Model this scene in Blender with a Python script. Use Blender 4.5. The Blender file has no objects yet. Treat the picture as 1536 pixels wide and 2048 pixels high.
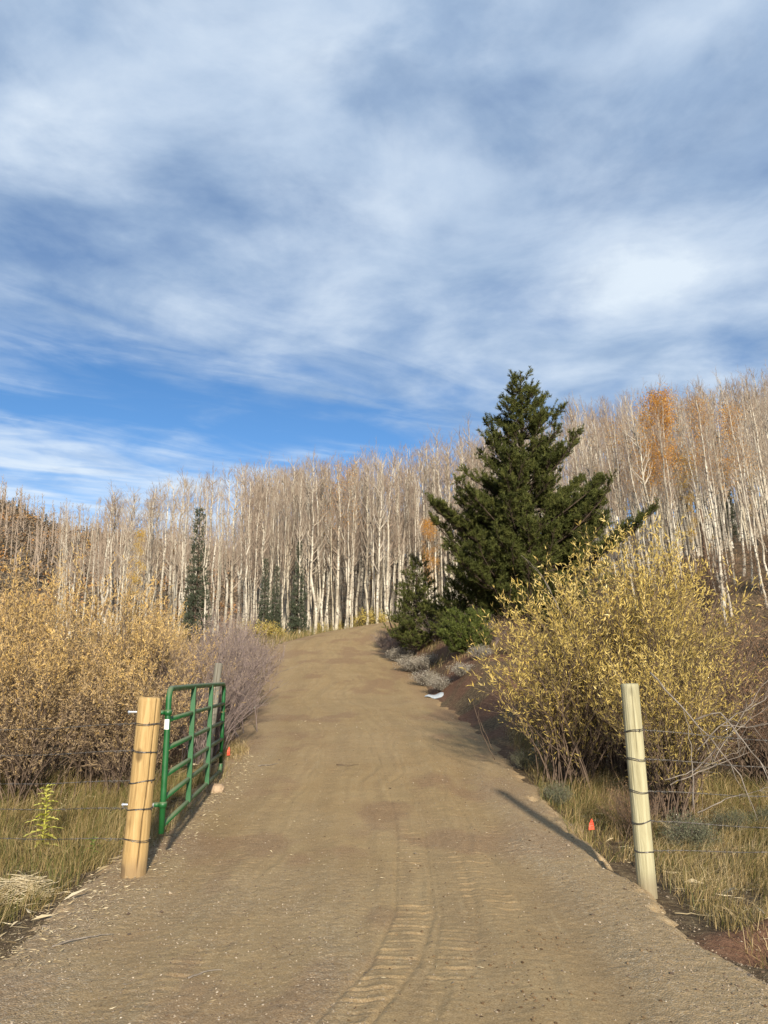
import bpy, math, random
import numpy as np
from mathutils import Vector, Matrix, Euler

rng = np.random.default_rng(7)
random.seed(7)
R = math.radians
S = bpy.context.scene
COL = S.collection

# ------------------------------------------------------------------ camera
EYE = 1.6
PITCH = 12.0
FPX = 1538.0
cam_d = bpy.data.cameras.new('camera')
cam_d.sensor_fit = 'HORIZONTAL'
cam_d.sensor_width = 36.0
cam_d.lens = 36.0 * FPX / 1536.0
cam_d.clip_start = 0.05
cam_d.clip_end = 6000
cam = bpy.data.objects.new('camera', cam_d)
COL.objects.link(cam)
cam.location = (0, 0, EYE)
cam.rotation_euler = (R(90 + PITCH), 0, 0)
S.camera = cam

# ------------------------------------------------------------------ sun, exposure
SUN_ELEV = 20.5
SUN_AZ = 170.0           # clockwise from +Y: behind the camera, a little to the right
S.view_settings.view_transform = 'Standard'
S.view_settings.look = 'None'
S.view_settings.gamma = 1.0
S.view_settings.exposure = 0.88
S.view_settings.use_curve_mapping = False
sd = Vector((math.sin(R(SUN_AZ)) * math.cos(R(SUN_ELEV)), math.cos(R(SUN_AZ)) * math.cos(R(SUN_ELEV)), math.sin(R(SUN_ELEV))))
sun_d = bpy.data.lights.new('sun', 'SUN')
sun_d.energy = 4.3
sun_d.angle = R(2.2)
sun_d.color = (1.0, 0.91, 0.76)
sun = bpy.data.objects.new('sun', sun_d)
COL.objects.link(sun)
sun.location = (5, -20, 20)
sun.rotation_euler = (-sd).to_track_quat('-Z', 'Y').to_euler()

# ------------------------------------------------------------------ node helper
class NT:
    def __init__(s, nt):
        s.t = nt; s.n = nt.nodes; s.l = nt.links
    def new(s, typ, **kw):
        nd = s.n.new(typ)
        for k, v in kw.items():
            if k == 'inp':
                for a, b in v.items():
                    s.put(nd, a, b)
            else:
                setattr(nd, k, v)
        return nd
    def put(s, nd, a, b):
        sock = nd.inputs[a]
        if isinstance(b, bpy.types.NodeSocket):
            s.l.new(b, sock)
        else:
            sock.default_value = b
    def math(s, op, a, b=None, c=None, clamp=False):
        nd = s.n.new('ShaderNodeMath'); nd.operation = op; nd.use_clamp = clamp
        for i, v in enumerate((a, b, c)):
            if v is not None: s.put(nd, i, v)
        return nd.outputs[0]
    def mix(s, f, a, b, typ='MIX'):
        nd = s.n.new('ShaderNodeMix'); nd.data_type = 'RGBA'; nd.blend_type = typ; nd.clamp_factor = True
        s.put(nd, 0, f); s.put(nd, 6, c4(a)); s.put(nd, 7, c4(b))
        return nd.outputs[2]
    def noise(s, vec, scale, detail=4, rough=0.55, dist=0.0, out=0):
        nd = s.n.new('ShaderNodeTexNoise')
        if vec is not None: s.put(nd, 'Vector', vec)
        s.put(nd, 'Scale', scale); s.put(nd, 'Detail', detail); s.put(nd, 'Roughness', rough); s.put(nd, 'Distortion', dist)
        return nd.outputs[out]
    def ramp(s, f, stops, interp='LINEAR'):
        nd = s.n.new('ShaderNodeValToRGB'); cr = nd.color_ramp; cr.interpolation = interp
        while len(cr.elements) < len(stops): cr.elements.new(0.5)
        for e, (p, c) in zip(cr.elements, stops):
            e.position = p; e.color = c4(c)
        s.put(nd, 0, f)
        return nd.outputs[0]
    def rng(s, v, a, b, c=0.0, d=1.0, smooth=True):
        nd = s.n.new('ShaderNodeMapRange'); nd.interpolation_type = 'SMOOTHSTEP' if smooth else 'LINEAR'
        s.put(nd, 0, v); s.put(nd, 1, a); s.put(nd, 2, b); s.put(nd, 3, c); s.put(nd, 4, d)
        return nd.outputs[0]
    def mapping(s, vec, scale=(1, 1, 1), rot=(0, 0, 0), loc=(0, 0, 0)):
        nd = s.n.new('ShaderNodeMapping')
        s.put(nd, 'Vector', vec); s.put(nd, 'Scale', scale); s.put(nd, 'Rotation', rot); s.put(nd, 'Location', loc)
        return nd.outputs[0]
    def attr(s, name):
        nd = s.n.new('ShaderNodeAttribute'); nd.attribute_name = name
        return nd.outputs['Fac']
def c4(c):
    if isinstance(c, bpy.types.NodeSocket): return c
    if isinstance(c, (int, float)): return (c, c, c, 1)
    return tuple(c) if len(c) == 4 else (*c, 1)

# ------------------------------------------------------------------ world: physical sky and a broken cloud deck
world = bpy.data.worlds.new("World")
S.world = world
world.use_nodes = True
w = NT(world.node_tree)
w.n.clear()
sky = w.new('ShaderNodeTexSky', sky_type='NISHITA', sun_disc=False, sun_elevation=R(SUN_ELEV), sun_rotation=R(SUN_AZ),
            altitude=2500.0, air_density=1.0, dust_density=0.35, ozone_density=2.2)
tc = w.new('ShaderNodeTexCoord')
dirv = tc.outputs['Generated']
sep = w.new('ShaderNodeSeparateXYZ', inp={0: dirv})
X, Y, Z = sep.outputs
zc = w.math('MAXIMUM', Z, 0.03)
px = w.math('DIVIDE', X, zc)
py = w.math('DIVIDE', Y, zc)
P = w.new('ShaderNodeCombineXYZ', inp={0: px, 1: py, 2: 0.0}).outputs[0]
# cloud-plane coordinates turned so that u runs along the streaks, q across them
Prot = w.mapping(P, rot=(0, 0, R(-35.0)))
sp = w.new('ShaderNodeSeparateXYZ', inp={0: Prot})
U, Q = sp.outputs[0], sp.outputs[1]
warp = w.noise(P, 1.1, 5, 0.6)
Qw = w.math('ADD', Q, w.math('MULTIPLY', w.math('SUBTRACT', warp, 0.5), 1.25))
streak = w.noise(w.mapping(Prot, scale=(0.85, 2.3, 1)), 1.3, 8, 0.58, 0.9)
billow = w.noise(w.mapping(P, loc=(3.1, 1.7, 0)), 1.9, 8, 0.55, 0.35)
soft = w.noise(w.mapping(P, loc=(8.1, 4.7, 0)), 1.25, 3, 0.5)
# how much of the sky the deck closes
near = w.math('MULTIPLY', w.rng(Qw, 1.95, 2.75, 1.0, 0.0), w.rng(Qw, 1.1, 2.1, 1.0, 0.80))
low = w.rng(Qw, 2.85, 3.8, 0.0, 0.66)
cover = w.math('MAXIMUM', near, low)
high = w.rng(Q, 1.35, 2.15, 0.0, 1.0)
clumps = w.noise(w.mapping(P, loc=(1.3, 9.2, 0)), 2.3, 9, 0.56, 0.25)
st2 = w.math('ADD', clumps, w.math('MULTIPLY', high, w.math('SUBTRACT', streak, clumps)))
tex = w.math('ADD', w.math('MULTIPLY', st2, 0.60), w.math('MULTIPLY', billow, 0.40))
dens = w.math('ADD', w.math('MULTIPLY', cover, 0.60), w.math('MULTIPLY', w.math('SUBTRACT', tex, 0.5), 1.7))
mask = w.rng(dens, -0.06, 0.74, 0.0, 0.97)
def blob(cx, cy, r):
    d = w.new('ShaderNodeVectorMath', operation='DISTANCE', inp={0: P, 1: (cx, cy, 0)}).outputs['Value']
    return w.rng(w.math('ADD', d, w.math('MULTIPLY', w.math('SUBTRACT', billow, 0.5), 1.0)), 0.0, r, 1.0, 0.0)
white = w.math('ADD', w.math('MULTIPLY', blob(0.70, 1.80, 0.60), 0.27), w.math('MULTIPLY', blob(0.38, 1.30, 0.5), 0.24))
white = w.math('ADD', white, w.math('MULTIPLY', blob(-0.15, 1.45, 0.50), 0.25))
white = w.math('ADD', white, w.math('MULTIPLY', blob(-0.95, 1.80, 0.45), 0.12))
white = w.math('ADD', white, w.rng(Qw, 2.1, 3.5, 0.0, 0.55))
dark = w.math('ADD', w.math('MULTIPLY', blob(0.0, 1.08, 0.30), 0.25), w.math('MULTIPLY', blob(-0.60, 1.40, 0.65), 0.30))
dark = w.math('ADD', dark, w.math('MULTIPLY', blob(0.75, 1.22, 0.50), 0.28))
fluff = w.noise(w.mapping(P, loc=(5.0, 2.0, 0)), 3.1, 9, 0.58, 0.35)
thick = w.math('ADD', w.math('MULTIPLY', w.math('SUBTRACT', billow, 0.5), 1.5), w.math('MULTIPLY', w.math('SUBTRACT', soft, 0.5), 1.2))
thick = w.math('ADD', thick, w.math('MULTIPLY', w.math('SUBTRACT', fluff, 0.5), 1.05))
lum = w.math('SUBTRACT', w.math('ADD', w.math('ADD', thick, 0.44), white), dark, clamp=True)
ccol = w.ramp(lum, [(0.0, (1.48, 2.15, 3.35)), (0.30, (2.10, 2.82, 3.90)), (0.60, (2.95, 3.62, 4.55)), (0.85, (3.65, 4.25, 5.0)), (1.0, (4.3, 4.85, 5.4))])
skyc = w.new('ShaderNodeHueSaturation', inp={'Hue': 0.5, 'Saturation': 1.18, 'Value': 0.80, 'Color': sky.outputs[0]}).outputs[0]
fin = w.mix(mask, skyc, ccol)
bg = w.new('ShaderNodeBackground', inp={'Color': fin, 'Strength': 0.1})
wo = w.new('ShaderNodeOutputWorld')
w.l.new(bg.outputs[0], wo.inputs[0])
world.cycles.sampling_method = 'MANUAL'
world.cycles.sample_map_resolution = 512

# ------------------------------------------------------------------ numeric helpers
def sm(t):
    t = np.clip(t, 0, 1); return t * t * (3 - 2 * t)
def _h(ix, iy, seed):
    n = (ix.astype(np.int64) * 374761393 + iy.astype(np.int64) * 668265263 + seed * 974634777) & 0xffffffff
    n = ((n ^ (n >> 13)) * 1274126177) & 0xffffffff
    n = ((n ^ (n >> 16)) * 2246822519) & 0xffffffff
    return ((n ^ (n >> 15)) & 0xffffff) / float(0xffffff)
def vn(x, y, seed=0):
    x = np.asarray(x, float); y = np.asarray(y, float)
    ix = np.floor(x); iy = np.floor(y); fx = x - ix; fy = y - iy
    fx = fx * fx * (3 - 2 * fx); fy = fy * fy * (3 - 2 * fy)
    a = _h(ix, iy, seed); b = _h(ix + 1, iy, seed); c = _h(ix, iy + 1, seed); d = _h(ix + 1, iy + 1, seed)
    return (a + (b - a) * fx) * (1 - fy) + (c + (d - c) * fx) * fy
def fbm(x, y, seed=0, oct=4):
    r = 0; a = 0.5; t = 0
    for i in range(oct):
        r = r + a * vn(x * 2 ** i, y * 2 ** i, seed + i * 17); t += a; a *= 0.5
    return r / t

# ------------------------------------------------------------------ the lie of the land
_ry = np.array([-400, 5, 6.5, 9.5, 12.6, 20, 27, 31.3, 34.3, 38.3, 42, 50, 80, 160, 400, 3000.])
_rz = np.array([0, 0, 0.0, 0.17, 0.44, 1.0, 1.95, 2.6, 3.2, 3.88, 4.2, 4.35, 5.0, 6.0, 8.0, 8.0])
_yy = np.linspace(-40, 80, 1201)
_zz = np.convolve(np.pad(np.interp(_yy, _ry, _rz), 15, mode='edge'), np.ones(31) / 31, mode='valid')
def rz(y):
    y = np.asarray(y, float)
    return np.where(y > 79, np.interp(y, _ry, _rz), np.interp(y, _yy, _zz))
CL = np.array([(0, -60), (0, 0), (0, 6), (-.03, 9.5), (-.22, 12.6), (-.93, 20), (-1.55, 27), (-2.1, 31.3), (-2.25, 34.3),
               (-1.75, 37.6), (-.1, 40.4), (2.6, 42.2), (7, 43.2), (16, 43.6), (34, 41)], float)
def resample(p, step=0.25):
    seg = np.r_[0, np.cumsum(np.hypot(*np.diff(p, axis=0).T))]
    t = np.arange(0, seg[-1], step)
    q = np.c_[np.interp(t, seg, p[:, 0]), np.interp(t, seg, p[:, 1])]
    k = np.ones(15) / 15
    for i in range(2):
        q[:, i] = np.convolve(np.pad(q[:, i], 7, mode='edge'), k, mode='valid')
    return q
CLs = resample(CL)
CLt = np.gradient(CLs, axis=0); CLt /= np.linalg.norm(CLt, axis=1)[:, None]
def cross(x, y):
    return .15 * np.clip(np.asarray(x, float) + 1.2, -4.5, 5) * sm((np.asarray(y, float) - 31) / 8) * sm((64 - np.asarray(y, float)) / 15)
def road_t(x, y):
    """signed distance across the road, positive on its right"""
    x = np.atleast_1d(np.asarray(x, float)).ravel(); y = np.atleast_1d(np.asarray(y, float)).ravel()
    out = np.empty(len(x))
    for a in range(0, len(x), 20000):
        X_ = x[a:a + 20000, None] - CLs[None, :, 0]; Y_ = y[a:a + 20000, None] - CLs[None, :, 1]
        k = np.argmin(X_ ** 2 + Y_ ** 2, axis=1); i = np.arange(len(k))
        dx = X_[i, k]; dy = Y_[i, k]
        side = np.sign(dx * CLt[k, 1] - dy * CLt[k, 0])
        out[a:a + 20000] = np.hypot(dx, dy) * np.where(side == 0, 1, side)
    return out
HW = 2.15
def hw_right(y): return np.interp(y, [3, 4.5, 5.4, 6.3, 7.7, 9.4, 12, 18], [1.98, 1.93, 1.88, 1.82, 1.74, 1.76, 1.95, 2.15])
_By = [-60, 5.2, 7, 8.5, 12, 15, 19, 32, 37, 42, 60]
_Bz = [0.0, 0, -.14, -.16, 0.0, .45, .95, .95, .45, .15, .1]
def H(x, y, t=None):
    sh = np.shape(x)
    x = np.asarray(x, float).ravel(); y = np.asarray(y, float).ravel()
    if t is None: t = road_t(x, y)
    z = rz(y)
    right = t > 0
    out = np.maximum(np.abs(t) - np.where(right, hw_right(y), HW), 0)
    bank = np.interp(y, _By, _Bz) * sm(out / np.interp(y, [9, 14], [.3, 1.25])) + 0.13 * np.maximum(out - 1.2, 0) * sm((y - 12) / 8) * sm((44 - y) / 6)
    bank = np.where(out > 60, np.minimum(bank, 6), bank)
    left = -0.10 * sm(out / 0.6) + 0.10 * sm((out - 1) / 3)
    z = z + np.where(right, bank, left) + cross(x, y)
    z = z + np.clip(0.25 * np.maximum(x - 6, 0), 0, 24) * sm((y - 10) / 26)
    ridge = np.interp(x / np.maximum(y, 1) * 160, [-400, -120, -82, -70, -60, -34, -7, 60, 300], [60, 44, 30, 24.5, 23.0, 19.5, 18, 14, 14])
    z = z + ridge * sm((y - 62) / 100)
    off = sm(out / 0.8)
    z = z + (fbm(x * .5, y * .5, 3) - .5) * .35 * off * sm(out / 4) + (fbm(x * 2.3, y * 2.3, 5) - .5) * .10 * off + (fbm(x * 9, y * 9, 6, 2) - .5) * .035 * off
    # spoil heap and hollow at the near right shoulder
    z = z + .12 * np.exp(-((x - 2.55) ** 2 / .10 + (y - 5.25) ** 2 / .02)) - .13 * np.exp(-((x - 2.25) ** 2 / .03 + (y - 4.95) ** 2 / .015))
    return z.reshape(sh)
def h1(x, y): return float(H(np.array([x]), np.array([y]))[0])
CP, SP_ = math.cos(R(PITCH)), math.sin(R(PITCH))
def vof(x, y, z):
    zc_ = y * CP + (z - EYE) * SP_
    return 768 + FPX * x / zc_, 1024 - FPX * ((z - EYE) * CP - y * SP_) / zc_

# ------------------------------------------------------------------ mesh helpers
class MB:
    """collects triangles and quads, links them as ONE mesh"""
    def __init__(s):
        s.V = []; s.Q = []; s.T = []; s.A = []; s.n = 0
    def add(s, V, Q=None, T=None, a=0.5):
        V = np.asarray(V, np.float32).reshape(-1, 3)
        if Q is not None and len(Q): s.Q.append(np.asarray(Q, np.int64) + s.n)
        if T is not None and len(T): s.T.append(np.asarray(T, np.int64) + s.n)
        s.V.append(V)
        s.A.append(np.broadcast_to(np.asarray(a, np.float32).ravel() if np.ndim(a) else np.float32(a), (len(V),)))
        s.n += len(V)
    def mesh(s, name, mat=None, smooth=True, extra=None):
        extra = extra or getattr(s, 'crk', None)
        V = np.concatenate(s.V); A = np.concatenate(s.A)
        Q = np.concatenate(s.Q) if s.Q else np.zeros((0, 4), np.int64)
        T = np.concatenate(s.T) if s.T else np.zeros((0, 3), np.int64)
        me = bpy.data.meshes.new(name)
        me.vertices.add(len(V)); me.vertices.foreach_set('co', V.ravel())
        L = np.concatenate([Q.ravel(), T.ravel()]).astype(np.int32)
        me.loops.add(len(L)); me.loops.foreach_set('vertex_index', L)
        me.polygons.add(len(Q) + len(T))
        st = np.concatenate([np.arange(len(Q)) * 4, len(Q) * 4 + np.arange(len(T)) * 3]).astype(np.int32)
        me.polygons.foreach_set('loop_start', st)
        me.polygons.foreach_set('use_smooth', np.full(len(st), smooth))
        at = me.attributes.new('v', 'FLOAT', 'POINT'); at.data.foreach_set('value', A)
        for k, arr in (extra or {}).items():
            at = me.attributes.new(k, 'FLOAT', 'POINT'); at.data.foreach_set('value', np.asarray(arr, np.float32).ravel())
        me.update(calc_edges=True)
        if mat: me.materials.append(mat)
        return me
    def build(s, name, mat=None, parent=None, smooth=True, loc=None, extra=None):
        return link(name, s.mesh(name, mat, smooth, extra), parent, loc)
def link(name, me, parent=None, loc=None):
    o = bpy.data.objects.new(name, me); COL.objects.link(o)
    if parent: o.parent = parent
    if loc is not None: o.location = loc
    return o
def tag(o, label=None, cat=None, group=None, kind=None):
    if label: o['label'] = label
    if cat: o['category'] = cat
    if group: o['group'] = group
    if kind: o['kind'] = kind
    return o
def thing(name, label, cat, loc=(0, 0, 0), rz_=0, group=None):
    o = bpy.data.objects.new(name, None); COL.objects.link(o)
    o.empty_display_size = .2
    o.location = loc; o.rotation_euler = (0, 0, rz_)
    return tag(o, label, cat, group)
def copy_thing(root, loc, rot=(0, 0, 0), scale=1.0, label=None, group=None, cat=None):
    r = root.copy(); COL.objects.link(r)
    r.location = loc; r.rotation_euler = rot
    r.scale = (scale,) * 3 if np.ndim(scale) == 0 else scale
    tag(r, label, cat, group)
    for ch in root.children:
        c = ch.copy(); COL.objects.link(c); c.parent = r
        for g in ch.children:
            d = g.copy(); COL.objects.link(d); d.parent = c
    return r
def nrm(v): return v / np.maximum(np.linalg.norm(v, axis=-1, keepdims=True), 1e-9)
def tubes(mb, Pth, Rad, sides=4, a=None, cap=False):
    """Pth (n,k,3), Rad (n,k): n tubes of k rings"""
    Pth = np.asarray(Pth, float); Rad = np.asarray(Rad, float)
    if Pth.ndim == 2: Pth = Pth[None]; Rad = Rad[None]
    n, k, _ = Pth.shape
    T = nrm(np.gradient(Pth, axis=1))
    ref = np.where(np.abs(T[:, :1, 2:3]) > .9, np.array([1., 0, 0]), np.array([0, 0, 1.]))
    ref = np.broadcast_to(ref, T.shape)
    Bn = nrm(np.cross(T, ref)); N = np.cross(Bn, T)
    an = np.arange(sides) / sides * 2 * np.pi
    ring = Pth[:, :, None] + Rad[:, :, None, None] * (Bn[:, :, None] * np.cos(an)[None, None, :, None] + N[:, :, None] * np.sin(an)[None, None, :, None])
    V = ring.reshape(-1, 3)
    b = (np.arange(n) * k * sides)[:, None, None] + (np.arange(k - 1) * sides)[None, :, None]
    j = np.arange(sides)[None, None, :]; j2 = (j + 1) % sides
    Qd = np.stack([b + j, b + j2, b + j2 + sides, b + j + sides], -1).reshape(-1, 4)
    av = 0.5 if a is None else np.repeat(np.broadcast_to(a, (n,)), k * sides)
    T3 = None
    if cap:
        V = np.concatenate([V, Pth[:, 0], Pth[:, -1]])
        c0 = n * k * sides + np.arange(n); c1 = c0 + n
        base = (np.arange(n) * k * sides)[:, None]; e = base + (k - 1) * sides
        jj = np.arange(sides)[None]; jn = (jj + 1) % sides
        T3 = np.concatenate([np.stack([np.broadcast_to(c0[:, None], (n, sides)), base + jn, base + jj], -1).reshape(-1, 3),
                             np.stack([np.broadcast_to(c1[:, None], (n, sides)), e + jj, e + jn], -1).reshape(-1, 3)])
        if a is not None: av = np.concatenate([av, np.broadcast_to(a, (n,)), np.broadcast_to(a, (n,))])
    mb.add(V, Q=Qd, T=T3, a=av)
def leaves(mb, P0, D, Ln, Wd, a, fold=.35):
    """folded lance-shaped leaves: two triangles each side of the midrib"""
    n = len(P0)
    D = nrm(D); r = nrm(rng.normal(size=(n, 3)))
    Sd = nrm(np.cross(D, r)); N = np.cross(Sd, D)
    Ln = np.broadcast_to(Ln, (n,))[:, None]; Wd = np.broadcast_to(Wd, (n,))[:, None]
    mid = P0 + D * Ln * .45
    cur = N * Ln * rng.normal(0, .18, (n, 1))
    tip = P0 + D * Ln + cur
    l = mid + Sd * Wd * .5 + N * Wd * fold; rr = mid - Sd * Wd * .5 + N * Wd * fold
    V = np.stack([P0, l, tip, rr], 1).reshape(-1, 3)
    i = np.arange(n)[:, None] * 4
    T = np.concatenate([i + [0, 1, 2], i + [0, 2, 3]]).reshape(-1, 3)
    mb.add(V, T=T, a=np.repeat(a, 4))

# ------------------------------------------------------------------ materials
def base_mat(name, rough=.85, spec=.25):
    m = bpy.data.materials.new(name); m.use_nodes = True
    t = NT(m.node_tree); t.n.clear()
    b = t.new('ShaderNodeBsdfPrincipled', inp={'Roughness': rough, 'Specular IOR Level': spec})
    o = t.new('ShaderNodeOutputMaterial'); t.l.new(b.outputs[0], o.inputs[0])
    t.b = b; t.o = o
    t.obj = t.new('ShaderNodeTexCoord').outputs['Object']
    t.pos = t.new('ShaderNodeNewGeometry').outputs['Position']
    return m, t
def bump(t, h, strength=.5, dist=.02):
    b = t.new('ShaderNodeBump', inp={'Height': h, 'Strength': strength, 'Distance': dist})
    t.l.new(b.outputs[0], t.b.inputs['Normal'])
def leaf_mat(name, stops, trans=.3, rough=.6, spec=.3, clump=None, interp='LINEAR'):
    """leaf colour from each leaf's own number; a share of the light passes through"""
    m, t = base_mat(name, rough, spec)
    f = t.attr('v')
    if clump:
        nz = t.noise(t.pos, clump, 3)
        f = t.math('ADD', t.math('MULTIPLY', f, .75), t.math('MULTIPLY', t.math('SUBTRACT', nz, .35), .8), clamp=True)
    col = t.ramp(f, stops, interp)
    t.l.new(col, t.b.inputs['Base Color'])
    if trans > 0:
        tr = t.new('ShaderNodeBsdfTranslucent', inp={'Color': col})
        mx = t.new('ShaderNodeMixShader', inp={0: trans})
        t.l.new(t.b.outputs[0], mx.inputs[1]); t.l.new(tr.outputs[0], mx.inputs[2]); t.l.new(mx.outputs[0], t.o.inputs[0])
    return m

# ---- road
m_road, t = base_mat('packed_dirt', .93, .12)
g, r_ = t.attr('gravel'), t.attr('red')
n1 = t.noise(t.pos, 1.3, 6, .6); n2 = t.noise(t.pos, 22, 5, .7); n3 = t.noise(t.pos, 110, 3, .7)
n4 = t.noise(t.mapping(t.pos, scale=(2.2, .35, 1)), 1.6, 5, .6)
dirt = t.ramp(n1, [(.25, (.235, .146, .060)), (.5, (.305, .204, .090)), (.75, (.355, .252, .122))])
dirt = t.mix(t.rng(n4, .42, .68, 0, .55), dirt, (.250, .178, .080))
red = t.ramp(n2, [(.3, (.145, .076, .038)), (.7, (.25, .145, .076))])
pk = t.attr('pack')
dirt = t.mix(t.math('MULTIPLY', pk, .75), dirt, t.ramp(n2, [(.35, (.175, .112, .050)), (.65, (.245, .165, .078))]))
str_ = t.noise(t.mapping(t.pos, scale=(7, .8, 1)), 1.5, 6, .7)
dirt = t.mix(t.rng(str_, .52, .72, 0, .5), dirt, (.38, .28, .15))
dirt = t.mix(r_, dirt, red)
vo = t.new('ShaderNodeTexVoronoi', inp={'Vector': t.pos, 'Scale': 95.0, 'Randomness': 1.0})
stone = t.ramp(t.new('ShaderNodeSeparateColor', inp={0: vo.outputs['Color']}).outputs[0],
               [(0, (.16, .115, .070)), (.4, (.28, .208, .132)), (.8, (.37, .29, .195)), (1, (.52, .46, .36))])
stone = t.mix(.35, stone, dirt)
gm = t.math('MULTIPLY', g, t.rng(n2, .30, .55, .35, 1.0))
colr = t.mix(gm, dirt, stone)
fleck = t.rng(t.noise(t.pos, 46, 2, .5), .69, .74, 0, .55)
colr = t.mix(fleck, colr, (.36, .29, .20))
colr = t.mix(.40, colr, t.ramp(n3, [(.35, (.105, .070, .038)), (.5, (.25, .18, .10)), (.65, (.43, .325, .20))]))
t.l.new(colr, t.b.inputs['Base Color'])
hh = t.math('ADD', t.math('MULTIPLY', n3, .5), t.math('ADD', t.math('MULTIPLY', n2, .9), t.math('MULTIPLY', t.math('MULTIPLY', vo.outputs['Distance'], -1.6), g)))
bump(t, hh, .42, .007)

# ---- soil outside the road
m_soil, t = base_mat('verge_soil', .95, .1)
n1 = t.noise(t.pos, .8, 6, .6); n2 = t.noise(t.pos, 14, 6, .7); n3 = t.noise(t.pos, 70, 3, .7)
soil = t.ramp(n2, [(.3, (.055, .036, .022)), (.5, (.115, .080, .046)), (.68, (.215, .160, .090)), (.8, (.30, .24, .15))])
redd = t.ramp(n2, [(.3, (.095, .050, .031)), (.65, (.19, .105, .065)), (.8, (.27, .17, .11))])
soil = t.mix(t.attr('red'), soil, redd)
far = t.ramp(t.noise(t.pos, .25, 8, .72), [(.3, (.075, .055, .045)), (.55, (.16, .115, .075)), (.75, (.22, .15, .085))])
soil = t.mix(t.attr('far'), soil, far)
t.l.new(soil, t.b.inputs['Base Color'])
bump(t, t.math('ADD', n2, t.math('MULTIPLY', n3, .4)), .9, .03)

m_stone, t = base_mat('pebble_stone', .8, .3)
t.l.new(t.ramp(t.attr('v'), [(0, (.09, .06, .04)), (.3, (.20, .155, .11)), (.7, (.29, .225, .155)), (.97, (.38, .31, .23)), (1, (.55, .48, .38))]), t.b.inputs['Base Color'])
m_clod, t = base_mat('dirt_clod', .97, .1)
t.l.new(t.ramp(t.attr('v'), [(0, (.075, .044, .024)), (1, (.20, .135, .075))]), t.b.inputs['Base Color'])

# ---- aspen bark
m_aspen, t = base_mat('aspen_bark', .7, .25)
po = t.new('ShaderNodeObjectInfo').outputs['Random']
ps = t.new('ShaderNodeVectorMath', operation='ADD', inp={0: t.obj, 1: t.new('ShaderNodeCombineXYZ', inp={0: t.math('MULTIPLY', po, 17.0), 2: t.math('MULTIPLY', po, 31.0)}).outputs[0]}).outputs[0]
nz = t.noise(t.mapping(ps, scale=(2, 2, 1.1)), 1.0, 4, .6)
bk = t.ramp(nz, [(.3, (.24, .20, .15)), (.5, (.43, .38, .30)), (.7, (.64, .60, .50))])
sc = t.noise(t.mapping(ps, scale=(5, 5, 9)), 1.0, 3, .6)
bk = t.mix(t.rng(sc, .55, .63, 0, .9), bk, (.055, .045, .038))
ln = t.noise(t.mapping(ps, scale=(3, 3, 38)), 1.0, 2, .5)
bk = t.mix(t.rng(ln, .62, .72, 0, .45), bk, (.16, .13, .10))
bk = t.mix(t.rng(po, .55, 1.0, 0, .55), bk, t.mix(1.0, bk, (.62, .58, .48), 'MULTIPLY'))
t.l.new(bk, t.b.inputs['Base Color']); bump(t, sc, .4, .02)
m_twig, t = base_mat('aspen_twig', .8, .2)
t.l.new(t.ramp(t.math('ADD', t.math('MULTIPLY', t.attr('v'), .6), t.math('MULTIPLY', t.new('ShaderNodeObjectInfo').outputs['Random'], .4)),
        [(0, (.155, .108, .078)), (.35, (.25, .183, .135)), (.7, (.36, .29, .22)), (1, (.54, .48, .39))]), t.b.inputs['Base Color'])

m_aleaf_o = leaf_mat('orange_aspen_leaf', [(0, (.42, .18, .035)), (.5, (.58, .29, .055)), (1, (.70, .42, .10))], .35)
m_aleaf_y = leaf_mat('yellow_aspen_leaf', [(0, (.42, .24, .03)), (.5, (.60, .38, .05)), (1, (.70, .52, .14))], .35)
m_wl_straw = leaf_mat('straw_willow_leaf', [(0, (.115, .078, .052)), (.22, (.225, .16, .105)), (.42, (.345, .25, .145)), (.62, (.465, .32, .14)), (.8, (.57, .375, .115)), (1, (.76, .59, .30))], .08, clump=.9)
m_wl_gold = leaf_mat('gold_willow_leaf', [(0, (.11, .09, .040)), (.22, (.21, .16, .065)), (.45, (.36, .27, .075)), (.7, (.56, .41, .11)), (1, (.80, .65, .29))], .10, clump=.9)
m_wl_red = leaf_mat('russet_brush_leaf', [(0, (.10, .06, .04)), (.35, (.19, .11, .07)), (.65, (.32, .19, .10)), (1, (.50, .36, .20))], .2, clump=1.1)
m_wl_dry = leaf_mat('dry_twig_leaf', [(0, (.17, .13, .11)), (.5, (.27, .21, .165)), (1, (.46, .35, .22))], .2)
m_under = leaf_mat('yellow_undergrowth_leaf', [(0, (.33, .23, .06)), (.5, (.50, .38, .09)), (1, (.64, .54, .18))], .3)
m_sage = leaf_mat('sage_leaf', [(0, (.075, .08, .042)), (.5, (.125, .13, .075)), (1, (.22, .22, .135))], .2)
m_palesage = leaf_mat('pale_dry_sage', [(0, (.15, .125, .09)), (.5, (.28, .245, .19)), (1, (.50, .46, .38))], .2)
m_green = leaf_mat('weed_green', [(0, (.10, .16, .03)), (1, (.26, .34, .06))], .3)
m_thistle = leaf_mat('thistle_yellow', [(0, (.42, .40, .05)), (1, (.72, .68, .18))], .3)
m_pine = leaf_mat('pine_needle', [(0, (.032, .038, .011)), (.5, (.066, .075, .019)), (1, (.150, .150, .042))], .12, .7, .12)
m_pine2 = leaf_mat('bright_pine_needle', [(0, (.038, .050, .012)), (.5, (.082, .100, .022)), (1, (.17, .19, .045))], .15, .6, .15)
m_spruce = leaf_mat('spruce_needle', [(0, (.035, .045, .030)), (.6, (.060, .075, .040)), (1, (.12, .12, .075))], .1, .6)
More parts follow.
